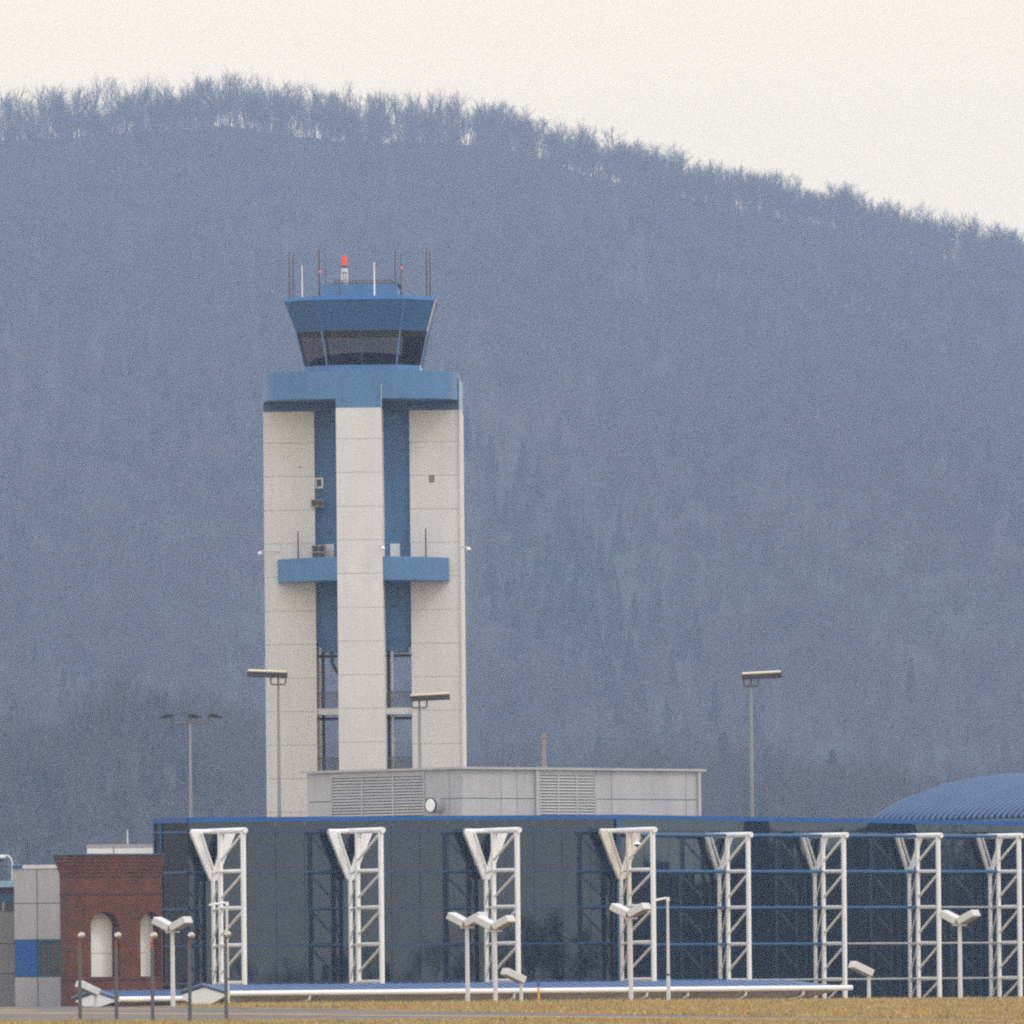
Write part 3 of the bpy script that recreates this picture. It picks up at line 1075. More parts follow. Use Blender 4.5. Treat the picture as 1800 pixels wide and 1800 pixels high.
# rails from truss to truss, carried at the second post
sf = [(f - PB.p).dot(PB.t) for f in feet]
s4 = PB.sz(1125, 1600, CB[1])[0]
ends = [s4] + sf + [lenB]
for i in range(5):
    for j, z in enumerate(LEVB):
        grey = (j == 4 and i >= 1) or (j == 3 and i >= 2) or (j == 2 and i >= 3)  # lower rails towards the right are coloured grey and drawn thinner
        a, b = PB.pt(ends[i] + 0.12, z, CB[1]), PB.pt(ends[i + 1] - 0.12, z, CB[1])
        rl = MB().tube(a, b, 0.06 if grey else (0.095 if j < 2 else 0.08), n=10)
        o = tb(rl, 'rail', M_RAILG if grey else M_RAIL)
        if grey:
            o['label'] = 'grey rail'
# dome lamp hung on the rusty truss
p = at(1118, 1484, t4.location.y - 2.0)
dome = empty('security_camera', p)
tag(dome, 'small white domed camera hung from the rust stained truss', 'camera')
MB().path([(-0.12, 0, 0.5), (0.02, 0, 0.46), (0.05, 0, 0.12)], 0.035).build('bracket', M_WHITE, dome)
MB().tube((0.05, 0, 0.0), (0.05, 0, 0.14), 0.26, 0.08, n=16).build('hood', M_WHITE, dome)
MB().ball((0.05, 0, 0.0), 0.14, 12, 8).build('dome', M_DARK, dome)

# ------------------------------------------------------------------ long canopies before the terminal


def canopy(name, pxg, Yg, pxr, yr_apex, y_gut, half, lab, hip):
    """gable on the left facing the viewer's left, the roof runs right parallel to the left glass wall"""
    th = TH_A
    a = at(pxg, yr_apex, Yg)
    zr_ = a.z
    pl = Plane((a.x, a.y), th)
    zg = at(pxg, y_gut, Yg).z
    Lc = pl.sz(pxr, 1738)[0]
    root = empty(name, (a.x, a.y, zt(Yg)), th)
    tag(root, lab, 'canopy', 'low blue roofed canopies')
    b = zt(Yg)
    zr_, zg = zr_ - b, zg - b
    hp = 2.0 if hip else 0.0
    W = half
    # roof: two slopes
    rf = MB()
    T_ = 0.09
    for sg in (-1, 1):
        q = [Vector((0, 0, zr_)), Vector((Lc - hp, 0, zr_)), Vector((Lc, sg * W, zg)), Vector((0, sg * W, zg))]
        if sg < 0:
            q = q[::-1]
        rf.prism([p_ - Vector((0, 0, T_)) for p_ in q], q)
    if hip:
        rf.add([(Lc - hp, 0, zr_), (Lc, -W, zg), (Lc, W, zg)], [(0, 1, 2)])
    o = rf.build('roof', M_CANB, root)
    bm_fix(o)
    sm_ = MB()
    x = 0.3
    while x < Lc - hp:
        sm_.prism([(x, 0, zr_ + .002), (x + 0.04, 0, zr_ + .002), (x + 0.04, -W, zg + .002), (x, -W, zg + .002)],
                  [(x, 0, zr_ + .04), (x + 0.04, 0, zr_ + .04), (x + 0.04, -W, zg + .04), (x, -W, zg + .04)])
        x += 0.6
    bm_fix(sm_.build('roof_seam', M_SEAM, root))
    gt = MB().tube((0.05, -W - 0.1, zg - 0.07), (Lc + 0.25, -W - 0.1, zg - 0.07), 0.135, n=14)
    gt.build('gutter', M_WHITE, root)
    # gable end panel (pentagon) with its blue verge
    zlow = max(zg - 0.62, 0.02)
    gb = MB()
    pts = [(0, -W + 0.05, zg - 0.14), (0, 0, zr_ - 0.14), (0, W - 0.05, zg - 0.14), (0, W * 0.55, zlow), (0, -W * 0.25, zlow)]
    gb.prism([Vector((0.0, p_[1], p_[2])) for p_ in pts], [Vector((0.22, p_[1], p_[2])) for p_ in pts])
    bm_fix(gb.build('gable', M_PURE, root))
    vg = MB()
    for sg in (-1, 1):
        d = Vector((0, sg * (W + 0.12), zg - zr_ - 0.02))
        q0 = Vector((-0.12, 0, zr_ + 0.012))
        q1 = q0 + d
        vg.prism([q0, q1, q1 + Vector((0.14, 0, 0)), q0 + Vector((0.14, 0, 0))],
                 [q0 + Vector((0, 0, 0.08)), q1 + Vector((0, 0, 0.08)), q1 + Vector((0.14, 0, 0.08)), q0 + Vector((0.14, 0, 0.08))])
    bm_fix(vg.build('verge', M_SEAM, root))
    # boat shaped soffit
    sf_ = MB()
    pts = [(0.25, -W + 0.03), (Lc - 0.1, -W + 0.03), (Lc - 0.1, W - 0.03), (0.25, W - 0.03)]
    low = [(0.6, -W * 0.8), (Lc - 2.4, -W * 0.8), (Lc - 2.4, W * 0.8), (0.6, W * 0.8)]
    sf_.prism([Vector((x_, y_, zlow)) for x_, y_ in low], [Vector((x_, y_, zg - 0.12)) for x_, y_ in pts])
    bm_fix(sf_.build('soffit', M_SOFF, root))
    x = 1.6
    while x < Lc - 2:
        MB().box2((x - 0.14, -0.14, -0.3), (x + 0.14, 0.14, zlow + 0.03)).build('column', M_SOFF, root)
        x += 4.9
    return root, Lc, zg, zlow


c1, L1, zg1, zl1 = canopy('canopy', 358, 574.0, 1443, 1731.5, 1744.5, 2.7,
                          'long low canopy with blue roof and white gutter before the trusses', True)
for x_ in (4.6, 16.3, 24.0, 26.4, 29.8, 33.2):
    if x_ < L1:
        MB().path([(x_, -2.75, zg1 - 0.15), (x_ - 0.02, -2.7, zg1 - 0.4), (x_ - 0.2, -2.3, zg1 - 0.62), (x_ - 0.75, -1.6, zg1 - 0.7)],
                  0.075).build('drain_pipe', M_WHITE, c1)
c2, L2, zg2, zl2 = canopy('canopy', 168, 579.0, 330, 1741.5, 1754.5, 2.5,
                          'short low canopy with white gable beside the brick tower', False)

# ------------------------------------------------------------------ red brick tower
THK = R(31)
bL = at(123.5, 1640, 588.0)
PK = Plane((bL.x, bL.y), THK)
K0 = zt(588) - 0.1
brick = empty('brick_tower', (bL.x, bL.y, K0), THK)
tag(brick, 'red brick block with flared cornice and white arched panels', 'building')


def ks(px, py=1660):
    return PK.sz(px, py)


def kp(s, z, off=0.0):                    # to the empty's local frame
    return Vector((s, -off, z - K0))


sR = ks(286)[0]
zk_top = PK.hit(200, 1540).z
THICK = 1.08
ar1 = (ks(160)[0], ks(211)[0])
ar2 = (ks(247)[0], ks(284)[0] - 0.02)
z_sill = PK.hit(180, 1717).z
z_spr = PK.hit(180, 1628).z
z_apx = PK.hit(186, 1603).z


def kblock(mb, s0, s1, z0, z1, o0, o1):
    return mb.prism([kp(s0, z0, o1), kp(s1, z0, o1), kp(s1, z0, o0), kp(s0, z0, o0)], [kp(s0, z1, o1), kp(s1, z1, o1), kp(s1, z1, o0), kp(s0, z1, o0)])


wk = MB()
kblock(wk, 0, ar1[0], z_sill, z_spr, -THICK, 0)
kblock(wk, ar1[1], ar2[0], z_sill, z_spr, -THICK, 0)
kblock(wk, ar2[1], sR, z_sill, z_spr, -THICK, 0)
kblock(wk, 0, sR, K0 - 0.4, z_sill, -THICK, 0)
poly = [(0, z_spr)]
for (a0, a1) in (ar1, ar2):
    h = z_apx - z_spr
    for i in range(0, 19):
        t = math.pi * (1 - i / 18)
        poly.append(((a0 + a1) / 2 + (a1 - a0) / 2 * math.cos(t), z_spr + h * math.sin(t)))
poly += [(sR, z_spr), (sR, zk_top), (0, zk_top)]
wk.prism([kp(s, z, 0) for s, z in poly], [kp(s, z, -THICK) for s, z in poly])
kblock(wk, 2.1, sR - 0.3, K0 - 0.4, zk_top, -3.2, -THICK - 0.25)
bm_fix(wk.build('wall', M_BRICK, brick))
cn = MB()
zt_k = PK.hit(200, 1503).z
hs = (zt_k - zk_top) / 6
for i in range(6):
    ex = 0.015 + 0.045 * i
    kblock(cn, -ex, sR + 0.02, zk_top + i * hs + 0.001, zk_top + (i + 1) * hs, -THICK - ex, ex)
bm_fix(cn.build('cornice', M_BRICK, brick))
bd = MB()
for yy in (1540.5, 1571.5, 1722):
    z = PK.hit(200, yy).z
    kblock(bd, -0.02, sR + 0.005, z - 0.05, z + 0.04, -THICK - 0.01, 0.02)

bm_fix(bd.build('string_course', M_BRICKD, brick))
bm_fix(kblock(MB(), -0.3, sR + 0.05, zt_k + 0.001, zt_k + 0.07, -THICK - 0.32, 0.32).build('coping', M_TEAL, brick))
for (a0, a1) in (ar1, ar2):
    wp = MB()
    zj = PK.hit(180, 1676).z
    zj2 = PK.hit(180, 1614).z
    e = a1 + 0.3 if a1 < ar2[0] else a0 + (ks(279)[0] - ks(247)[0]) + 0.34
    for z0_, z1_ in ((z_sill - 0.1, zj - 0.01), (zj + 0.012, zj2 - 0.008), (zj2 + 0.008, z_apx + 0.1)):
        kblock(wp, a0 - 0.6, e, z0_, z1_, -THICK * 0.8 - 0.1, -THICK * 0.8)
    bm_fix(wp.build('white_panel', M_PURE, brick))

# ------------------------------------------------------------------ low buildings at the far left
PG = Plane((at(25, 1650, 600).x, 600.0), R(2))
gz0 = zt(600)
panb = empty('panel_building', (PG.p.x, PG.p.y, gz0))
tag(panb, 'light grey panelled building with a bright blue panel beside the brick tower', 'building')
go_ = panb.location
gs = [0.0, PG.sz(66, 1650)[0], PG.sz(112, 1650)[0]]
gzs = [gz0 - 0.3, PG.hit(60, 1717).z, PG.hit(60, 1652).z, PG.hit(60, 1588).z, PG.hit(60, 1527).z]
core = MB().wallbox(PG, 0.03, gs[2] + 3.0, gz0 - 0.3, gzs[4] - 0.05, -7, -0.06)
core.build('wall', M_GAP, panb, go_)
panels(PG, gs, gzs[:2], None, o0=-0.07, gap=0.018).build('wall_panel', M_PANEL, panb, go_)
panels(PG, gs, gzs[2:], None, o0=-0.07, gap=0.018).build('wall_panel', M_PANEL, panb, go_)
MB().wallbox(PG, -0.05, gs[2], gzs[4] + 0.003, gzs[4] + 0.2, -7, 0.04).build('parapet', M_OFFW, panb, go_)
MB().wallbox(PG, -0.06, gs[1] * 0.38, gzs[4] + 0.02, gzs[4] + 0.19, 0.043, 0.07).build('blue_trim', M_COPE, panb, go_)
MB().wallbox(PG, 0.02, gs[1] - 0.02, gzs[1] + 0.02, gzs[2] - 0.02, -0.07, 0.004).build('blue_panel', M_COPE, panb, go_)
wf = MB().wallbox(PG, gs[1] + 0.03, gs[2] + 1, gzs[1] + 0.05, gzs[2] - 0.06, -0.12, -0.07).build('window', M_TEALG, panb, go_)
fr_ = MB()
fr_.wallbox(PG, gs[1] + 0.03, gs[2] + 1, gzs[2] - 0.09, gzs[2] - 0.02, -0.07, 0.002)
fr_.wallbox(PG, gs[1] + 0.03, gs[2] + 1, gzs[1] + 0.01, gzs[1] + 0.06, -0.07, 0.01)
for s in (gs[1] + 0.07, gs[1] + 0.58):
    fr_.wallbox(PG, s - 0.035, s + 0.035, gzs[1] + 0.07, gzs[2] - 0.1, -0.07, -0.005)
fr_.build('frame', M_TEAL, wf, (0, 0, 0)) if False else fr_.build('frame', M_TEAL, panb, go_)

PN = Plane((at(-40, 1650, 606).x, 606.0), R(1))
ann = empty('annex_building', (PN.p.x, PN.p.y, zt(606)))
tag(ann, 'dull grey annex with teal sloping metal roof cut by the left edge', 'building')
ao = ann.location
aw = PN.sz(27, 1650)[0]
za = {y: PN.hit(10, y).z for y in (1548, 1561, 1568, 1585, 1602, 1659, 1712)}
MB().wallbox(PN, 0.02, aw, zt(606) - 0.3, za[1602], -5, -0.05).build('wall', M_GAP, ann, ao)
panels(PN, [0, aw / 2, aw], [zt(606) - 0.3, za[1712], za[1659], za[1602]], None, o0=-0.06).build('wall_panel', M_PANELD, ann, ao)
MB().wallbox(PN, 0, aw, za[1585], za[1568], -5, 0.0).build('blue_band', M_TBLUE2, ann, ao)
MB().wallbox(PN, 0, aw, za[1602] + .002, za[1585] - .002, -5, -0.06).build('window', M_CABG, ann, ao)
sv_ = PN.sz(6, 1650)[0]
MB().wallbox(PN, sv_ - 0.06, sv_ + 0.06, za[1602] + .004, za[1585] - .004, -0.058, -0.02).build('frame', M_PANEL, ann, ao)
MB().wallbox(PN, -0.1, aw + 0.0, za[1568] + .003, za[1561], -5, 0.12).build('fascia', M_BROWN, ann, ao)
rfa = MB()
top_ = za[1548] + 0.02
for s in np.arange(-0.2, aw - 0.02, 0.34):
    rfa.prism([PN.pt(s, za[1561] + .004, 0.2), PN.pt(s + 0.33, za[1561] + .004, 0.2), PN.pt(s + 0.33, za[1561] + .004, -5), PN.pt(s, za[1561] + .004, -5)],
              [PN.pt(s, za[1561] + 0.05, 0.2), PN.pt(s + 0.33, za[1561] + 0.05, 0.2), PN.pt(s + 0.33, top_, -3), PN.pt(s, top_, -3)])
rfa.build('roof', M_TEAL, ann, ao)

PW = Plane((at(153, 1490, 621).x, 621.0), R(0))
whb = empty('white_building', (PW.p.x, PW.p.y, zt(621)))
tag(whb, 'white flat roofed block showing above the brick tower', 'building')
wo_ = whb.location
w1 = PW.sz(269, 1490)[0]
wz = PW.hit(210, 1484).z
wzb = PW.hit(210, 1489.5).z
MB().wallbox(PW, 0, w1, zt(605) - 0.3, wzb, -6, 0).build('wall', M_PURE, whb, wo_)
MB().wallbox(PW, -0.03, w1, wzb + .002, wz, -6, 0.03).build('parapet', M_PANEL, whb, wo_)
sj = PW.sz(200, 1490)[0]
MB().wallbox(PW, sj - .02, sj + .02, zt(605), wzb - .01, 0.001, 0.012).build('joint', M_GAP, whb, wo_)
pp = at(224, 1458, 623)
MB().tube((pp.x, 623, wz - 0.05), (pp.x, 623, pp.z), 0.045, 0.03, n=8).build('antenna', M_LWHITE, whb, wo_)

# ------------------------------------------------------------------ control tower
YT = 670.0
c0 = at(640, 900, YT)
tcx = at(650 - K * 850, 900, YT).x
PHI = R(-1.3)
TZ = zt(YT)
tow = empty('control_tower', (tcx, YT, TZ), PHI)
tag(tow, 'tall pale concrete control tower with blue cap and dark glazed cab', 'tower')
PXM = F / YT


def tl(px, py, yl=0.0):
    """photo pixel -> tower-local (x, z) for a thing yl in front (negative) of the tower's middle"""
    YY = YT + yl
    w = at(px, py, YY)
    X_ = w.x - tcx
    return ((X_ + yl * math.sin(PHI)) / math.cos(PHI), w.z - TZ)


FS, FP, FB = -2.2, -5.6, -1.5          # fronts: side walls, central pillar, blue core


def tz(py, yl=0.0):
    return tl(640, py, yl)[1]


def tx(px, py, yl):
    return tl(px, py, yl)[0]


def stack(x0, x1, y0, y1, zs, ins_=0.03, gap=0.022):
    """precast blocks with open joints"""
    mb, jn_ = MB(), MB()
    for a, b in zip(zs[:-1], zs[1:]):
        mb.box2((x0, y0, a + gap / 2), (x1, y1, b - gap / 2))
    jn_.box2((x0 + ins_, y0 + ins_, zs[0]), (x1 - ins_, y1 - ins_, zs[-1] - 0.05))
    return mb, jn_


jh = 58.8 / PXM
ztopS = tz(722, FS)
zj0 = tz(836.7, FS)
zsS = [-0.3] + [z for z in [zj0 - jh * k_ for k_ in range(30, -6, -1)] if 0.6 < z < ztopS - 0.3] + [ztopS]
xl0, xl1 = tx(462.5, 760, FS), tx(552.5, 800, FS)
xr0, xr1 = tx(720, 800, FS), tx(806.5, 760, FS)
for (a, b) in ((xl0, xl1), (xr0, xr1)):
    m1, j1 = stack(a, b, FS, 4.4, zsS)
    o = m1.build('concrete_wall', M_CONC, tow)
    j1.build('joint', M_JOINT, o)
zP = tz(716, FP)
zj1 = tz(830, FP)
zsP = [-0.3] + [z for z in [zj1 - jh * k_ for k_ in range(30, -6, -1)] if 0.6 < z < zP - 0.3] + [zP]
xp0, xp1 = tx(590.5, 760, FP), tx(670.5, 760, FP)
m1, j1 = stack(xp0, xp1, FP, FB - 0.004, zsP)
o = m1.build('concrete_pillar', M_CONC, tow)
j1.build('joint', M_JOINT, o)
m1, j1 = stack(xp0 + .2, xp1 - .2, 1.6, 5.2, zsP)
o = m1.build('concrete_pillar', M_CONC, tow)
j1.build('joint', M_JOINT, o)
# blue core between the walls, stepped at its foot
zc0, zc1 = tz(1145, FB), tz(715, FB)
co = MB().box2((xl1 + 0.004, FB, tz(1126, FB)), (xr0 - 0.004, -FB, zc1))
i1, i2 = 0.12, 0.28
co.box2((xl1 + 0.06, FB + 0.06, tz(1131, FB)), (xr0 - 0.06, -FB - .06, tz(1126, FB) - .003))
co.box2((xl1 + 0.16, FB + 0.1, tz(1136, FB)), (xr0 - 0.16, -FB - .1, tz(1131, FB) - .003))
co.box2((xl1 + i2, FB + 0.14, zc0), (xr0 - i2, -FB - .14, tz(1136, FB) - .003))
co.build('core', M_TBLUE, tow)
# bridge floors and rails in the open foot
fl = MB()
z1_ = tz(1249, -3)
fl.box2((xl1 + 0.004, -2.0, z1_ - 0.2), (xr0 - 0.004, -0.9, z1_ + 0.16))
fl.build('floor_beam', M_CONC, tow)
for (yy0, yy1) in ((1216, 1242), (1331, 1352)):
    za_, zb_ = tz(yy1, -2), tz(yy0, -2)
    rl_ = MB().box2((xl1 + .01, -1.95, zb_ - 0.05), (xr0 - .01, -1.9, zb_))
    for x_ in np.arange(xl1 + 0.05, xr0, 0.11):
        rl_.box2((x_ - 0.022, -1.94, za_), (x_ + 0.022, -1.91, zb_ - 0.05))
    rl_.build('railing', M_POSTG, tow)
fr = MB()
for x_ in (xl1 + 0.34, xp1 + 0.12):
    fr.box2((x_ - 0.09, -0.8, 0), (x_ + 0.09, -0.6, zc0))
for yy in (1152, 1262):
    fr.box2((xl1 + .01, -0.8, tz(yy, -0.8) - 0.12), (xr0 - .01, -0.72, tz(yy, -0.8) + 0.05))
fr.build('frame', M_BROWN, tow)
pi = MB().tube((tx(690, 1250, -1.3), -1.3, 0), (tx(690, 1250, -1.3), -1.3, zc0), 0.1, n=10)
pi.build('pipe', M_LWHITE, tow)
MB().path([(tx(583, 1140, -0.8), -0.8, zc0), (tx(584, 1165, -0.8), -0.8, tz(1166, -0.8)), (tx(591, 1180, -0.8), -0.8, tz(1178, -0.8)), (tx(600, 1185, -0.8), -0.8, tz(1190, -0.8))],
          0.1).build('drain_pipe', M_POSTG, tow)
# bowed cap over the walls


def bowed(px0, px1, yt, yb, front_mid, front_end, back, m, name, parent=tow, n=16, side=None):
    x0, x1 = tx(px0, (yt + yb) / 2, front_end), tx(px1, (yt + yb) / 2, front_end)
    ztp, zbt = tz(yt, front_end), tz(yb, front_end)
    xm = (x0 + x1) / 2
    pts = []
    for i in range(n + 1):
        t = -1 + 2 * i / n
        pts.append((xm + (x1 - x0) / 2 * t, front_end + (front_mid - front_end) * (1 - t * t)))
    pts += [(x1, back), (x0, back)]
    mb = MB().prism([Vector((x, y, zbt)) for x, y in pts], [Vector((x, y, ztp)) for x, y in pts])
    o = mb.build(name, m, parent)
    bm_fix(o)
    return o, pts, ztp, zbt


def drum(ax, ay, cx0, z0_, z1_, name, m, e=4.2, n=96):
    pts = []
    for i in range(n):
        t = 2 * math.pi * i / n
        c_, s_ = math.cos(t), math.sin(t)
        pts.append((cx0 + ax * math.copysign(abs(c_) ** (2 / e), c_), ay * math.copysign(abs(s_) ** (2 / e), s_)))
    mb = MB()
    vs_ = [(x, y, z0_) for x, y in pts] + [(x, y, z1_) for x, y in pts]
    mb.add(vs_, [(i, (i + 1) % n, n + (i + 1) % n, n + i) for i in range(n)], True)
    mb.add(vs_, [tuple(range(n))[::-1], tuple(range(n, 2 * n))])
    return mb.build(name, m, tow)


dx0, dx1 = tx(464.5, 680, 0), xr1 + 0.0
cz0, cz1 = tz(700.5, FP), tz(651.5, FP)
drum((dx1 - dx0) / 2, -FP - 0.012, (dx0 + dx1) / 2, cz0, cz1, 'cap', M_TBLUE)
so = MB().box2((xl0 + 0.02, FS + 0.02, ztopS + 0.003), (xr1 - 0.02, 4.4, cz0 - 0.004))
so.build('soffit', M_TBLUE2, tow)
MB().box2((xp0, FP, zP + 0.003), (xp1, FS + 0.015, cz0 - 0.004)).build('pillar_head', M_TBLUE, tow)
MB().box2((xp1 + .0, FP - 0.045, zP), (xp1 + 0.03, FP - 0.0, tz(676, FP))).build('lit_side_line', M_LWHITE, tow)  # white line for the pillar head's right side; its brightness is painted in
# strips for the lit right side; pale blue upper one has light painted in
MB().box2((xr1 + 0.003, FS - 0.1, -0.3), (xr1 + 0.10, 4.4, ztopS)).build('lit_side_strip', M_CONC, tow)
MB().box2((xr1 + 0.003, FS - 0.1, ztopS + 0.003), (xr1 + 0.07, 4.4, cz1 - 0.3)).build('lit_side_strip', mat('lit_side_blue', (0.30, 0.40, 0.52), 0.5), tow)
# balcony
bal = []
for (a, b) in ((488.5, 592), (674.5, 789)):
    x0, x1 = tx(a, 1000, FS - 0.3), tx(b, 1000, FS - 0.3)
    z0_, z1_ = tz(1021.5, FS - 1.5), tz(982, FS - 1.5)
    left = a < 600
    RB = math.hypot(max(abs(x0), abs(x1)), FS)
    xs_ = np.linspace(x0, xp0 - 0.004, 12) if left else np.linspace(xp1 + 0.004, x1, 12)
    pts = [(float(x), -math.sqrt(max(RB * RB - float(x) ** 2, 0.01)) - 0.25) for x in xs_]
    if left:
        pts += [(xp0 - 0.004, FB - .01), (xl1 + 0.006, FB - .01), (xl1 + 0.006, FS - 0.004), (x0, FS - 0.004)]
    else:
        pts += [(x1, FS - 0.004), (xr0 - 0.006, FS - 0.004), (xr0 - 0.006, FB - .01), (xp1 + .004, FB - .01)]
    mb = MB().prism([Vector((x, y, z0_)) for x, y in pts], [Vector((x, y, z1_)) for x, y in pts])
    o = mb.build('balcony', M_TBLUE, tow)
    bm_fix(o)
    lip = MB().prism([Vector((x, y, z1_ + .002)) for x, y in pts], [Vector((x, y, z1_ + .05)) for x, y in pts])
    bm_fix(lip.build('balcony_lip', M_SEAM, o))
ZB = tz(982, FS - 1.5) + 0.05
# things fixed to the tower
yb = FB - 0.12
w_ = MB().box2((tx(553.2, 850, yb), yb, tz(857.5, yb)), (tx(568, 850, yb), FB + 0.003, tz(838.5, yb)))
win = w_.build('window', M_PURE, tow)
MB().box2((tx(556.8, 850, yb), yb - 0.012, tz(854, yb)), (tx(565, 850, yb), yb - 0.002, tz(842, yb))).build('pane', M_CABG, win)
for (a, b, t, u, ys) in ((546.5, 568, 877, 890, FB - 0.9), (548, 572, 957, 977.5, FB - 1.1)):
    z0_, z1_, x0, x1 = tz(u, ys), tz(t, ys), tx(a, t, ys), tx(b, t, ys)
    if t > 900:
        z0_ = ZB + 0.003
    ac = MB().box2((max(x0, xl1 + 0.01) if False else x0, ys, z0_), (x1, FB - 0.004 if t < 900 else FB - 0.2, z1_)).build('air_conditioner', M_PANEL, tow)
    gr = MB()
    for (g0, g1) in ((0.06, 0.47), (0.53, 0.94)):
        for q in (0, 1):
            if t < 900 and q:
                continue
            hh = (z1_ - z0_)
            lo, hi = (0.1, 0.9) if t < 900 else ((0.08, 0.46) if q else (0.54, 0.94))
            gr.box2((x0 + (x1 - x0) * g0, ys - 0.02, z0_ + hh * lo), (x0 + (x1 - x0) * g1, ys - 0.003, z0_ + hh * hi))
    gr.build('grille', M_BROWN, ac)
for (a, b) in ((573, 587), (686, 703)):
    MB().box2((tx(a, 966, FB), FB - 0.06, ZB + 0.003), (tx(b, 966, FB), FB - 0.004, tz(956, FB))).build('door', M_PURE, tow)
vn = MB()
for q in range(3):
    for e in range(2):
        x0 = tx(754.5 + e * 5, 842, FS)
        vn.box2((x0, FS - 0.03, tz(840 + q * 4.4, FS)), (x0 + 0.13, FS - 0.003, tz(837 + q * 4.4, FS)))
vn.build('wall_vent', M_BROWN, tow)
MB().box2((tx(527, 820, FS) - .05, FS - .04, tz(821, FS)), (tx(527, 820, FS) + .04, FS - .003, tz(818, FS))).build('wall_plate', M_PANELD, tow)
for (px, y0, y1, yy) in ((524, 932, 980, FS - 0.45), (748.5, 930, 978, FS - 0.45)):
    x_ = tx(px, 955, yy)
    MB().tube((x_, yy, ZB), (x_, yy, tz(y0, yy)), 0.05, 0.035, n=8).build('antenna', M_ANT, tow)
for (px, py, x1) in ((457, 971, xl0), (823.5, 967, xr1 + 0.17), (673, 964.5, None)):
    yy = FP - 0.5 if x1 is None else FS - 0.5
    x_, z_ = tx(px, py, yy), tz(py, yy)
    fl_ = MB()
    if x1 is None:
        fl_.path([(x_, yy, z_ + 0.1), (x_ - 0.1, yy, z_ + 0.16), (x_ - 0.15, FP + 0.1, z_ + 0.16)], 0.03)
    else:
        e = 0.9 if px < 600 else -0.15
        fl_.path([(x_, yy, z_ + 0.08), (x_ + (0.2 if px < 600 else -0.2), yy, z_ + 0.14), (x1 + e, FS - 0.02, z_ + 0.12)], 0.03)
    arm_ = fl_.build('floodlight_arm', M_LWHITE, tow)
    MB().ball((x_, yy, z_), 0.14, 12, 8, 0.75).tube((x_, yy, z_ - 0.02), (x_, yy, z_ + 0.13), 0.15, 0.06, n=12).build('floodlight_head', M_PURE, arm_)
for px in (558, 579, 692, 715):
    yy = FB - 0.15
    MB().ball((tx(px, 934, yy), yy, tz(934, yy)), 0.06, 10, 6).build('wall_lamp', M_BRONZE, tow)
MB().box2((tx(688, 1066, FB), FB - .04, tz(1067, FB)), (tx(698, 1066, FB), FB - .003, tz(1064, FB))).build('sign_plate', M_BROWN, tow)
MB().box2((tx(754.5, 1066, FS) + 9, FS, 0), (tx(754.5, 1066, FS) + 9.001, FS + .001, 0.001)) if False else None

# ---- cab: a chamfered square that leans outward
YC = -1.0          # forward shift of the cab's middle


def cab_ring(py, halfw, cham, dep=None):
    """eight corners of the cab at the height seen on photo row py"""
    z = tz(py, -4)
    h, c = halfw, cham
    d = dep or halfw
    return [Vector((x, y, z)) for x, y in ((-h + c, -d), (h - c, -d), (h, -d + c), (h, d - c), (h - c, d), (-h + c, d), (-h, d - c), (-h, -d + c))]


def cab_x(px, py):
    return tx(px, py, -3.0)


def w_at(pxl, pxr, py):
    return (cab_x(pxr, py) - cab_x(pxl, py)) / 2, (cab_x(pxr, py) + cab_x(pxl, py)) / 2


hT, mT = w_at(499.5, 764.5, 526)
hS, mS = w_at(519.5, 750, 581)
hB, mB = w_at(534.5, 738, 640)
hBase, mBase = w_at(536, 737, 652)
# move rings to the measured middles
CHK = 0.40


def ring(py, h, m_):
    return [p_ + Vector((m_, 0, 0)) for p_ in cab_ring(py, h, h * CHK)]


rT, rS, rB, rBs = ring(527, hT, mT), ring(580.5, hS, mS), ring(640, hB, mB), ring(662, hB + 0.02, mB)


def frustum(lo, hi, name, m, parent=tow, caps=True):
    n = len(lo)
    mb = MB().add(list(lo) + list(hi), [(i, (i + 1) % n, n + (i + 1) % n, n + i) for i in range(n)])
    if caps:
        mb.add(list(lo) + list(hi), [tuple(range(n))[::-1], tuple(range(n, 2 * n))])
    o = mb.build(name, m, parent)
    bm_fix(o)
    return o


def shrink(r_, k_, dz=0.0):
    c_ = sum(r_, Vector()) / len(r_)
    return [Vector((c_.x + (p_.x - c_.x) * k_, c_.y + (p_.y - c_.y) * k_, p_.z + dz)) for p_ in r_]


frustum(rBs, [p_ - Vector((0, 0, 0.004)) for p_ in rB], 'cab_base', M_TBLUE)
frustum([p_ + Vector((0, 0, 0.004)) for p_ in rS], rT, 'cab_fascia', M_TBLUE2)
rim0 = [p_ + Vector((0, 0, 0.003)) for p_ in shrink(rT, 1.008)]
frustum(rim0, [p_ + Vector((0, 0, 0.22)) for p_ in shrink(rT, 0.992)], 'cab_rim', M_TRIM)
# window panes between corner mullions (see-through tinted glass)
m_ = bpy.data.materials.new('tinted_clear_glass')
m_.use_nodes = True
n_ = m_.node_tree
n_.nodes.clear()
o_ = n_.nodes.new('ShaderNodeOutputMaterial')
tr_ = n_.nodes.new('ShaderNodeBsdfTransparent')
tr_.inputs[0].default_value = (0.63, 0.56, 0.53, 1)
gl_ = n_.nodes.new('ShaderNodeBsdfGlossy')
gl_.inputs['Roughness'].default_value = 0.03
gl_.inputs[0].default_value = (0.8, 0.8, 0.8, 1)
fz_ = n_.nodes.new('ShaderNodeFresnel')
fz_.inputs[0].default_value = 1.35
mx_ = n_.nodes.new('ShaderNodeMixShader')
n_.links.new(fz_.outputs[0], mx_.inputs[0])
n_.links.new(tr_.outputs[0], mx_.inputs[1])
n_.links.new(gl_.outputs[0], mx_.inputs[2])
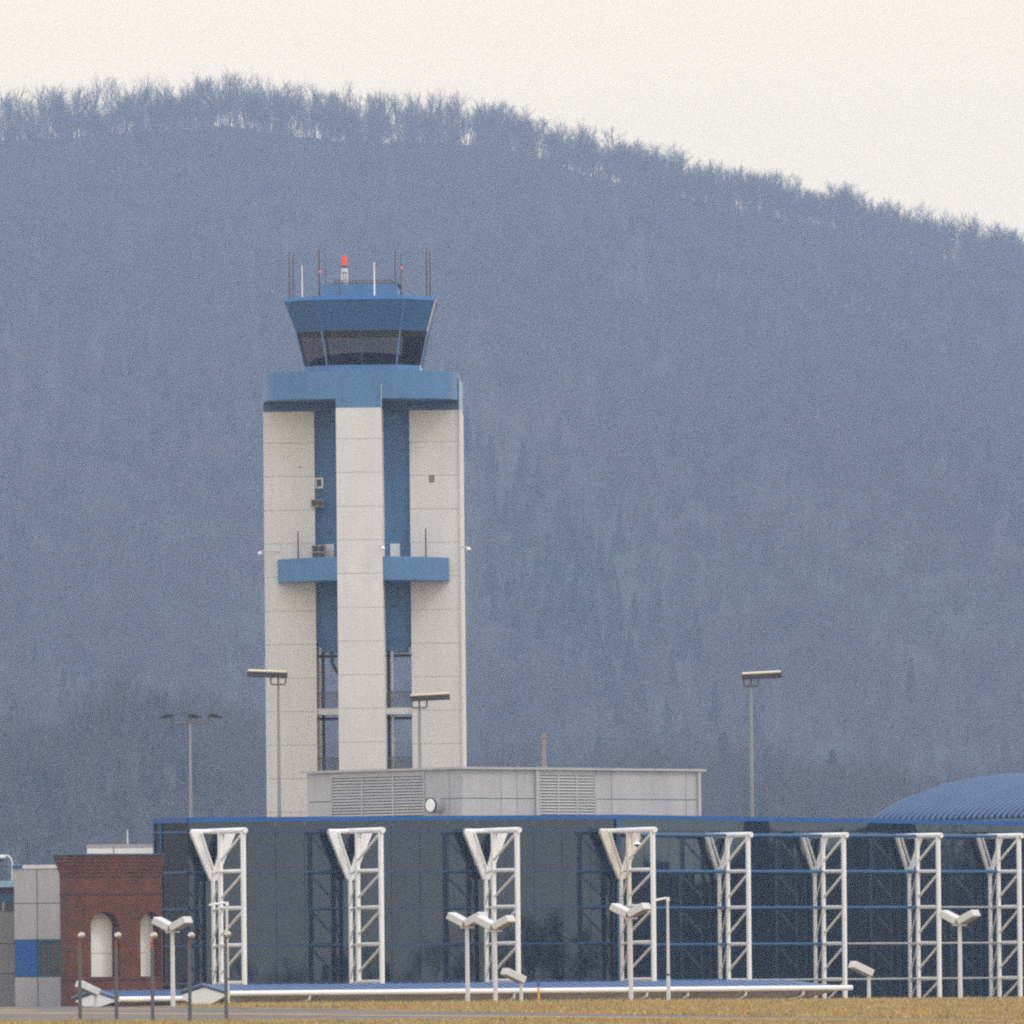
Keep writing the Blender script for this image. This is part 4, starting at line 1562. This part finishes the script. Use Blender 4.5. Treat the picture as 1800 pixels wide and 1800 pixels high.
n_.links.new(mx_.outputs[0], o_.inputs[0])
M_CLEAR = m_
for i in range(8):
    j = (i + 1) % 8
    lo0, lo1, hi0, hi1 = rB[i], rB[j], rS[i], rS[j]
    e = 0.015
    q = [lo0.lerp(lo1, e), lo0.lerp(lo1, 1 - e), hi0.lerp(hi1, 1 - e), hi0.lerp(hi1, e)]
    mb = MB().add(q, [(0, 1, 2, 3)])
    mb.build('cab_window', M_CLEAR, tow)
for i in range(8):
    mb = MB().tube(rB[i], rS[i], 0.05, 0.05, n=8)
    mb.build('cab_mullion', M_SEAM, tow)
MB().tube(rB[0].lerp(rB[1], 0.5), rS[0].lerp(rS[1], 0.5), 0.022, n=6).build('cab_mullion', M_TBLUE2, tow)
# bright corner trims running over fascia and base
MB().tube(rS[1], rT[1], 0.035, n=6).tube(rB[1], rBs[1], 0.03, n=6).build('corner_trim', M_SEAM, tow)
MB().tube(rS[2], rT[2], 0.05, n=6).tube(rB[2], rBs[2], 0.05, n=6).build('corner_trim', M_LWHITE, tow)
# inside: floor, ceiling, curved console ring
fl0 = shrink(rB, 0.96, 0.02)
frustum(fl0, [p_ + Vector((0, 0, 0.02)) for p_ in fl0], 'cab_floor', M_INDK)
zc_, rc_ = rB[0].z + 0.06, hB
cns = MB()
nn = 28
cx_ = mB
vs = []
for i in range(nn + 1):
    t = -1 + 2 * i / nn
    x_ = cx_ + t * rc_ * 0.92
    hgt = 0.12 + 0.62 * math.sqrt(max(0, 1 - t * t))
    vs.append((x_, hgt))
poly = [Vector((x_, -hB * 0.55, zc_ + h_)) for x_, h_ in vs] + [Vector((vs[-1][0], -hB * 0.55, zc_)), Vector((vs[0][0], -hB * 0.55, zc_))]
cns.prism(poly, [p_ + Vector((0, 0.5, 0)) for p_ in poly])
bm_fix(cns.build('console', M_INNER, tow))
# small roof house
yr_ = -1.0
zr0 = rT[0].z + 0.22
hx0, hx1, hz1 = tx(564.5, 508, -2.2), tx(698, 508, -2.2), tz(500, -2.2)
rh = MB().box2((hx0, -2.3, zr0 + .002), (hx1, 2.3, hz1))
rh.build('roof_house', M_TBLUE, tow)
rr = MB()
x0, x1 = tx(588, 495, -2), tx(690, 495, -2)
z0_, z1_ = hz1 + 0.002, tz(492, -2)
rr.box2((x0, -2.0, z1_ - 0.05), (x1, -1.95, z1_)).box2((x0, -2.0, z0_ + 0.06), (x1, -1.95, z0_ + 0.14))
rr.box2((x0, 1.95, z1_ - 0.05), (x1, 2.0, z1_)).box2((x0, -2.0, z1_ - 0.05), (x0 + .05, 2, z1_)).box2((x1 - .05, -2.0, z1_ - 0.05), (x1, 2, z1_))
for x_ in np.linspace(x0, x1 - 0.05, 9):
    rr.box2((x_, -1.99, z0_), (x_ + 0.05, -1.96, z1_ - 0.051))
rr.box2((x0 - 0.35, -1.9, z0_), (x0 - .04, 1.9, z0_ + 0.1)).box2((x1 + .04, -1.9, z0_), (x1 + 0.4, 1.9, z0_ + 0.1))
rr.build('roof_railing', M_POSTG, tow)
# rotating beacon
xb = tx(605.5, 470, -1)
bc = MB()
for dx in (-0.17, 0.0, 0.17):
    bc.tube((xb + dx, -1, hz1), (xb + dx * 0.8, -1, tz(473, -1)), 0.06, n=8)
bc.tube((xb, -1, tz(478, -1)), (xb, -1, tz(470.5, -1)), 0.2, n=14)
bea = bc.build('beacon_stand', M_LWHITE, tow)
MB().tube((xb, -1, tz(470.4, -1)), (xb, -1, tz(467, -1)), 0.22, n=16).build('beacon_ring', M_MULL, bea)
MB().tube((xb, -1, tz(466.9, -1)), (xb, -1, tz(449, -1)), 0.16, 0.145, n=16).build('beacon_light', M_RED, bea)
for (px, yt_, yy, wht, r_) in ((508.5, 441, 0.4, 0, .05), (515.5, 446, 1.2, 0, .05), (531, 465, -2.5, 1, .04), (561, 437, -1.5, 0, .055), (572.5, 448, 2.0, 0, .04),
                               (597, 488, -2.6, 0, .03), (658, 461, -2.8, 1, .055), (695, 437, -0.5, 0, .045), (705, 445, -1.5, 0, .05), (750, 437, 0.0, 0, .055), (756, 442, -1.0, 0, .05)):
    x_ = tx(px, 490, yy)
    x_t = tx(px, yt_, yy)
    MB().tube((x_, yy, zr0 - 0.05), (x_, yy, tz(yt_, yy)), r_, r_ * 0.6, n=8).build('antenna', M_PURE if wht else M_ANT, tow)
for (px, py, yy) in ((562.5, 477, -1.55), (706, 471.5, -1.6)):
    MB().ball((tx(px, py, yy), yy - 0.05, tz(py, yy)), 0.062, 10, 6).build('warning_light', M_REDL, tow)

# ------------------------------------------------------------------ tall floodlight masts behind the terminal


def mast(px, ytop, Y, flip, lab, base_z):
    """pole in a U bracket that carries one long flat luminaire"""
    p = at(px, ytop, Y)
    H = p.z - base_z
    root = empty('floodlight_mast', (p.x, p.y, base_z))
    tag(root, lab, 'light mast', 'tall flat headed light masts')
    MB().tube((0, 0, -0.3), (0, 0, H - 0.55), 0.155, 0.085, n=12).build('pole', M_STEEL, root)
    f = -1 if flip else 1
    MB().path([(-0.43 * f, 0, H + 0.1), (-0.43 * f, 0, H - 0.35), (-0.36 * f, 0, H - 0.47), (0.36 * f, 0, H - 0.47), (0.43 * f, 0, H - 0.38), (0.43 * f, 0, H + 0.1)],
              0.045).path([(0, 0, H - 0.6), (0, 0, H + 0.05)], 0.05).build('bracket', M_BRONZE, root)
    tilt = Matrix.Rotation(R(-2.5 * f), 3, 'Y') @ Matrix.Rotation(R(6), 3, 'X')
    MB().box((0.62 * f, 0, H + 0.13), (2.3, 1.0, 0.30), tilt).build('lamp_body', M_BROWN, root, bevel=0.03)
    MB().box((0.62 * f, 0.0, H + 0.32), (2.24, 0.98, 0.07), tilt).build('lamp_cover', M_CREAM, root, bevel=0.03)
    return root


mast(489, 1189, 655, True, 'tall mast with flat light head pointing left, before the tower left wall', zt(655))
mast(737, 1230, 655, False, 'tall mast with flat light head before the tower right wall', zt(655))
mast(1320, 1192, 660, False, 'tall mast with flat light head alone against the hill', zt(660))
p = at(334, 1272, 662)
tri = empty('triple_light_mast', (p.x, p.y, zt(662)))
tag(tri, 'slim mast with three small dark lamp heads left of the tower', 'light mast')
H = p.z - zt(662)
MB().tube((0, 0, -0.3), (0, 0, H), 0.15, 0.075, n=12).build('pole', M_STEEL, tri)
MB().path([(-1.05, 0, H + 0.42), (-1.0, 0, H + 0.1), (-0.8, 0, H), (0.85, 0, H + 0.03), (1.06, 0, H + 0.15), (1.1, 0, H + 0.45)], 0.045).tube((0, 0, H - 0.2), (0, 0, H + 0.4), 0.06).build('arm', M_BRONZE, tri)
for (x_, d) in ((-1.28, -1), (0.2, 1), (1.38, 1)):
    hd = MB().box((x_, 0, H + 0.45), (0.55, 0.4, 0.22), Matrix.Rotation(R(8 * d), 3, 'Y'))
    hd.box((x_ + 0.36 * d, 0, H + 0.38), (0.3, 0.36, 0.1), Matrix.Rotation(R(12 * d), 3, 'Y'))
    hd.build('lamp_head', M_BLACKH, tri, bevel=0.04)

# ------------------------------------------------------------------ shoebox lamps in front of the terminal


def head(mbp, root, dirn, L=1.0, W=0.74, T=0.36, tilt=24, start=0.12, z=0.0):
    d = Vector((dirn[0], dirn[1], 0)).normalized()
    m = Matrix((d, Vector((-d.y, d.x, 0)), Vector((0, 0, 1)))).transposed() @ Matrix.Rotation(R(-tilt), 3, 'Y')
    c = m @ Vector((start + L / 2, 0, 0)) + Vector((0, 0, z))
    h = MB().box(c, (L, W, T), m).build('lamp_head', M_LWHITE, root, bevel=0.04)
    MB().box(c - m @ Vector((0, 0, T / 2 + 0.012)), (L * 0.8, W * 0.8, 0.02), m).build('lens', M_LUND, h)
    return h


def twin_lamp(px, ytop, ybase, Y, lab):
    p = at(px, ytop, Y)
    b = zt(Y)
    H = p.z - b
    root = empty('twin_lamp', (p.x, Y, b))
    tag(root, lab, 'lamp post', 'twin headed lamp posts on the grass')
    MB().tube((0, 0, -0.2), (0, 0, H), 0.12, 0.10, n=12).build('pole', M_LWHITE, root)
    MB().box((0.0, 0, H + 0.05), (0.72, 0.2, 0.09)).tube((0, 0, H), (0, 0, H + 0.3), 0.09, n=10).build('crossbar', M_LWHITE, root)
    head(None, root, (0.86, -0.52), tilt=25, start=0.05, z=H + 0.22)
    head(None, root, (-0.86, 0.52), tilt=25, start=0.05, z=H + 0.22)
    return root


twin_lamp(303, 1640, 1763, 566, 'twin lamp post before the right edge of the brick tower')
twin_lamp(821, 1632, 1763, 566, 'left post of the two overlapping twin lamps')
twin_lamp(870, 1638, 1762, 562, 'right post of the two overlapping twin lamps')
twin_lamp(1108, 1616, 1760, 566, 'tallest twin lamp post, before the rust stained truss')
twin_lamp(1687, 1628, 1760, 568, 'twin lamp post at the far right before the dark glass')


def single_lamp(px, ytop, Y, lab):
    p = at(px, ytop, Y)
    b = zt(Y)
    H = p.z - b
    root = empty('single_lamp', (p.x, Y, b))
    tag(root, lab, 'lamp post', 'short single headed lamp posts')
    MB().tube((0, 0, -0.2), (0, 0, H), 0.10, 0.085, n=12).build('pole', M_LWHITE, root)
    head(None, root, (-0.9, -0.43), L=1.15, W=0.66, T=0.36, tilt=24, start=-0.12, z=H + 0.02)
    return root


single_lamp(168, 1744, 568, 'short lamp with one tilted head before the small white gable')
single_lamp(916, 1722, 564, 'short lamp with one tilted head beside the yellow marker post')
single_lamp(1527, 1710, 566, 'short lamp with one tilted head right of the canopy end')


def arm_pole(px, ytop, Y, lab, L):
    p = at(px, ytop, Y)
    b = zt(Y)
    H = p.z - b
    root = empty('arm_pole', (p.x, Y, b))
    tag(root, lab, 'pole', 'slim poles with one short arm')
    MB().tube((0, 0, 1.35), (0, 0, H), 0.085, 0.06, n=12).build('pole', M_LWHITE, root)
    MB().tube((0, 0, -0.2), (0, 0, 1.35), 0.11, 0.1, n=12).build('pole_base', M_LWHITE, root)
    MB().tube((0, 0, 1.32), (0, 0, 1.40), 0.13, n=12).build('collar', M_BROWN, root)
    a = MB().path([(0.04, 0, H - 0.12), (0.0, 0, H + 0.02), (-0.1, 0, H + 0.03), (-L, -0.1, H - 0.06)], 0.055)
    a.box((0.02, 0, H - 0.02), (0.16, 0.14, 0.2)).box((-L + 0.05, -0.1, H - 0.05), (0.25, 0.16, 0.1))
    a.build('arm', M_WHITE, root)
    return root


arm_pole(1173.5, 1580, 564, 'slim pole with one short arm right of the rust stained truss', 0.62)
arm_pole(398.5, 1588, 564, 'slim pole with one short arm before the leftmost truss', 0.80)

# yellow marker post
p = at(947, 1763, 560)
yp = empty('marker_post', (p.x, 560, zt(560)))
tag(yp, 'yellow marker post with blue top on the grass', 'marker post')
hY = at(947, 1734, 560).z - zt(560)
MB().tube((0, 0, -0.2), (0, 0, hY), 0.06, n=12).build('post', M_YEL, yp)
MB().tube((0, 0, hY), (0, 0, hY + 0.22), 0.082, 0.07, n=12).ball((0, 0, hY + 0.22), 0.07, 10, 6).build('cap', M_COPE, yp)

# gooseneck lamp at the far left
p = at(22, 1545, 612)
gn = empty('street_lamp', (p.x, 612, zt(612)))
tag(gn, 'white gooseneck lamp at the left edge above the annex roof', 'street lamp')
h1 = at(22, 1520, 612).z - zt(612)
ht = at(10, 1504, 612).z - zt(612)
gp = [(0, 0, -0.2), (0, 0, h1)]
r_ = 0.33
for i in range(1, 6):
    t = math.pi / 2 * i / 5
    gp.append((-r_ + r_ * math.cos(t), 0, h1 + (ht - h1) * math.sin(t)))
gp.append((-0.62, 0, ht))
MB().path(gp, 0.055).build('pole', M_LWHITE, gn)
MB().ball((-0.62, 0, ht - 0.1), 0.3, 14, 8, 0.45).build('lamp_head', M_LWHITE, gn)
MB().ball((-0.62, 0, ht - 0.2), 0.2, 12, 8, 0.55).build('lens', M_DARK, gn)

# ------------------------------------------------------------------ approach light posts by the taxiway
AL = ['leftmost slim grey approach light post by the taxiway', 'approach light post between the white arched panels',
      'approach light post with a red fitting before the second arch', 'approach light post before the dark glass corner',
      'approach light post before the leftmost truss column']
ab = None
for i, (pb, pt, yt_, red) in enumerate(((141, 138, 1652, 0), (205, 203, 1652, 0), (268.5, 266.5, 1652, 1), (334, 334.5, 1652, 0), (398, 397, 1650, 0))):
    g = ground(pb, 1797)
    Yp = g.y
    H = at(pt, yt_, Yp).z - zt(Yp)
    root = empty('approach_light', (g.x, Yp, zt(Yp)))
    tag(root, AL[i], 'approach light', 'approach light posts by the taxiway')
    MB().tube((0, 0, -0.2), (0, 0, H - 0.35), 0.085, 0.075, n=12).build('post', M_POSTG, root)
    MB().tube((0, 0, 0.0), (0, 0, 0.1), 0.13, n=12).build('base', M_POSTG, root)
    bm = MB().tube((0, 0, H - 0.36), (0, 0, H - 0.12), 0.06, n=10).path([(0, 0, H - 0.12), (0.02, 0, H), (0.1, 0.0, H + 0.12)], 0.045)
    bm.build('bracket', M_REDP if red else M_ORANGE, root)
    lm = MB().ball((0.11, -0.02, H + 0.19), 0.135, 16, 10)
    lm.build('lamp', M_LENS, root)
    q = Vector((-0.5, -0.72, 0.2)).normalized()
    c_ = Vector((0.11, -0.02, H + 0.19))
    MB().tube(c_ + q * 0.115, c_ + q * 0.165, 0.10, 0.09, n=16).build('lens', M_LWHITE, root)

# ------------------------------------------------------------------ grass
def grass(name, count, region, hmin, hmax, cols, label):
    vs, fs, mi = [], [], []
    V = np.zeros((count, 3, 3))
    px, py = region(count)
    keep = []
    u, v = (px - 900) / F, (HZ - py) / F
    dx, dz = u * ck + v * sk, -u * sk + v * ck
    Ys = np.linspace(430, 620, 1901)
    Zs = np.interp(Ys, *PROFILE)
    # first ground hit by bisection on a monotone profile
    Y = np.zeros(count)
    tanp = (Zs - CZ) / Ys
    Y = np.interp(dz, tanp, Ys)
    X = dx * Y + rng.normal(0, 0.05, count)
    Y = Y + rng.normal(0, 0.35, count)
    Z = np.interp(Y, *PROFILE)
    cl = 0.6 + 0.5 * np.sin(X * 1.7 + Y * .3) * np.sin(Y * 0.9 + X * .21) + 0.35 * np.sin(X * 5.1 + Y)
    h = rng.uniform(hmin, hmax, count) * np.clip(cl + 0.4, 0.35, 1.4)
    w = rng.uniform(0.02, 0.045, count)
    a = rng.uniform(0, math.pi, count)
    lean = rng.normal(0, 0.4, (count, 2)) * h[:, None]
    V[:, 0] = np.stack([X - w * np.cos(a), Y - w * np.sin(a), Z - 0.02], 1)
    V[:, 1] = np.stack([X + w * np.cos(a), Y + w * np.sin(a), Z - 0.02], 1)
    V[:, 2] = np.stack([X + lean[:, 0], Y + lean[:, 1], Z + h], 1)
    me = bpy.data.meshes.new(name)
    me.from_pydata(V.reshape(-1, 3).tolist(), [], np.arange(count * 3).reshape(-1, 3).tolist())
    for c in cols:
        me.materials.append(c)
    patch = np.sin(X / 3.1 + 0.7) * np.sin(Y / 2.3) + rng.normal(0, 0.8, count)
    me.polygons.foreach_set('material_index', np.where(patch > 0.9, 2, np.where(patch > -0.2, 0, 1)).astype(np.int32))
    o = bpy.data.objects.new(name, me)
    COL.objects.link(o)
    return tag(o, label, 'grass', kind='stuff')


MG = [mat('straw_grass', (0.52, 0.375, 0.145), 0.9, var=0.25, scale=0.8), mat('golden_grass', (0.46, 0.295, 0.085), 0.9, var=0.25, scale=0.8), mat('olive_grass', (0.24, 0.22, 0.08), 0.9, var=0.25, scale=0.8)]


def reg_far(n):
    x = rng.uniform(-40, 1840, n * 1)
    lo = np.interp(x, *zip(*UP))
    hi = np.interp(x, [-90, 150, 430, 700, 900, 1320, 1890], [1764, 1765.5, 1767, 1764, 1762, 1759.5, 1757])
    t = rng.uniform(0, 1, n)
    y = hi + (lo - hi) * t
    x = np.where((lo - hi < 3.5) & (rng.uniform(0, 1, n) < 0.85), rng.uniform(850, 1840, n), x)
    lo = np.interp(x, *zip(*UP))
    hi = np.interp(x, [-90, 150, 430, 700, 900, 1320, 1890], [1764, 1765.5, 1767, 1764, 1762, 1759.5, 1757])
    return x, hi + (lo - hi) * t


def reg_near(n):
    x = rng.uniform(-40, 1840, n)
    hi = np.interp(x, *zip(*LO)) + rng.normal(0, 0.5, n)
    t = rng.uniform(0, 1, n)
    return x, hi + (1806 - hi) * t


grass('grass_verge', 110000, reg_far, 0.05, 0.2, MG, 'strip of dry straw coloured grass before the terminal')
grass('near_grass', 60000, reg_near, 0.04, 0.16, MG, 'dry grass along the bottom edge beyond the taxiway line')

# ------------------------------------------------------------------ haze
hz = MB().box2((-1100, -60, -1.5), (1100, 5250, 405))
hm = bpy.data.materials.new('haze_air')
hm.use_nodes = True
hn = hm.node_tree
hn.nodes.clear()
ho = hn.nodes.new('ShaderNodeOutputMaterial')
pv = hn.nodes.new('ShaderNodeVolumePrincipled')
pv.inputs['Color'].default_value = (0.485, 0.648, 0.96, 1)
pv.inputs['Density'].default_value = 0.00016
pv.inputs['Anisotropy'].default_value = 0.0
hn.links.new(pv.outputs[0], ho.inputs['Volume'])
hob = hz.build('haze', hm)
bm_fix(hob)
tag(hob, kind='stuff')
hob.display_type = 'WIRE'
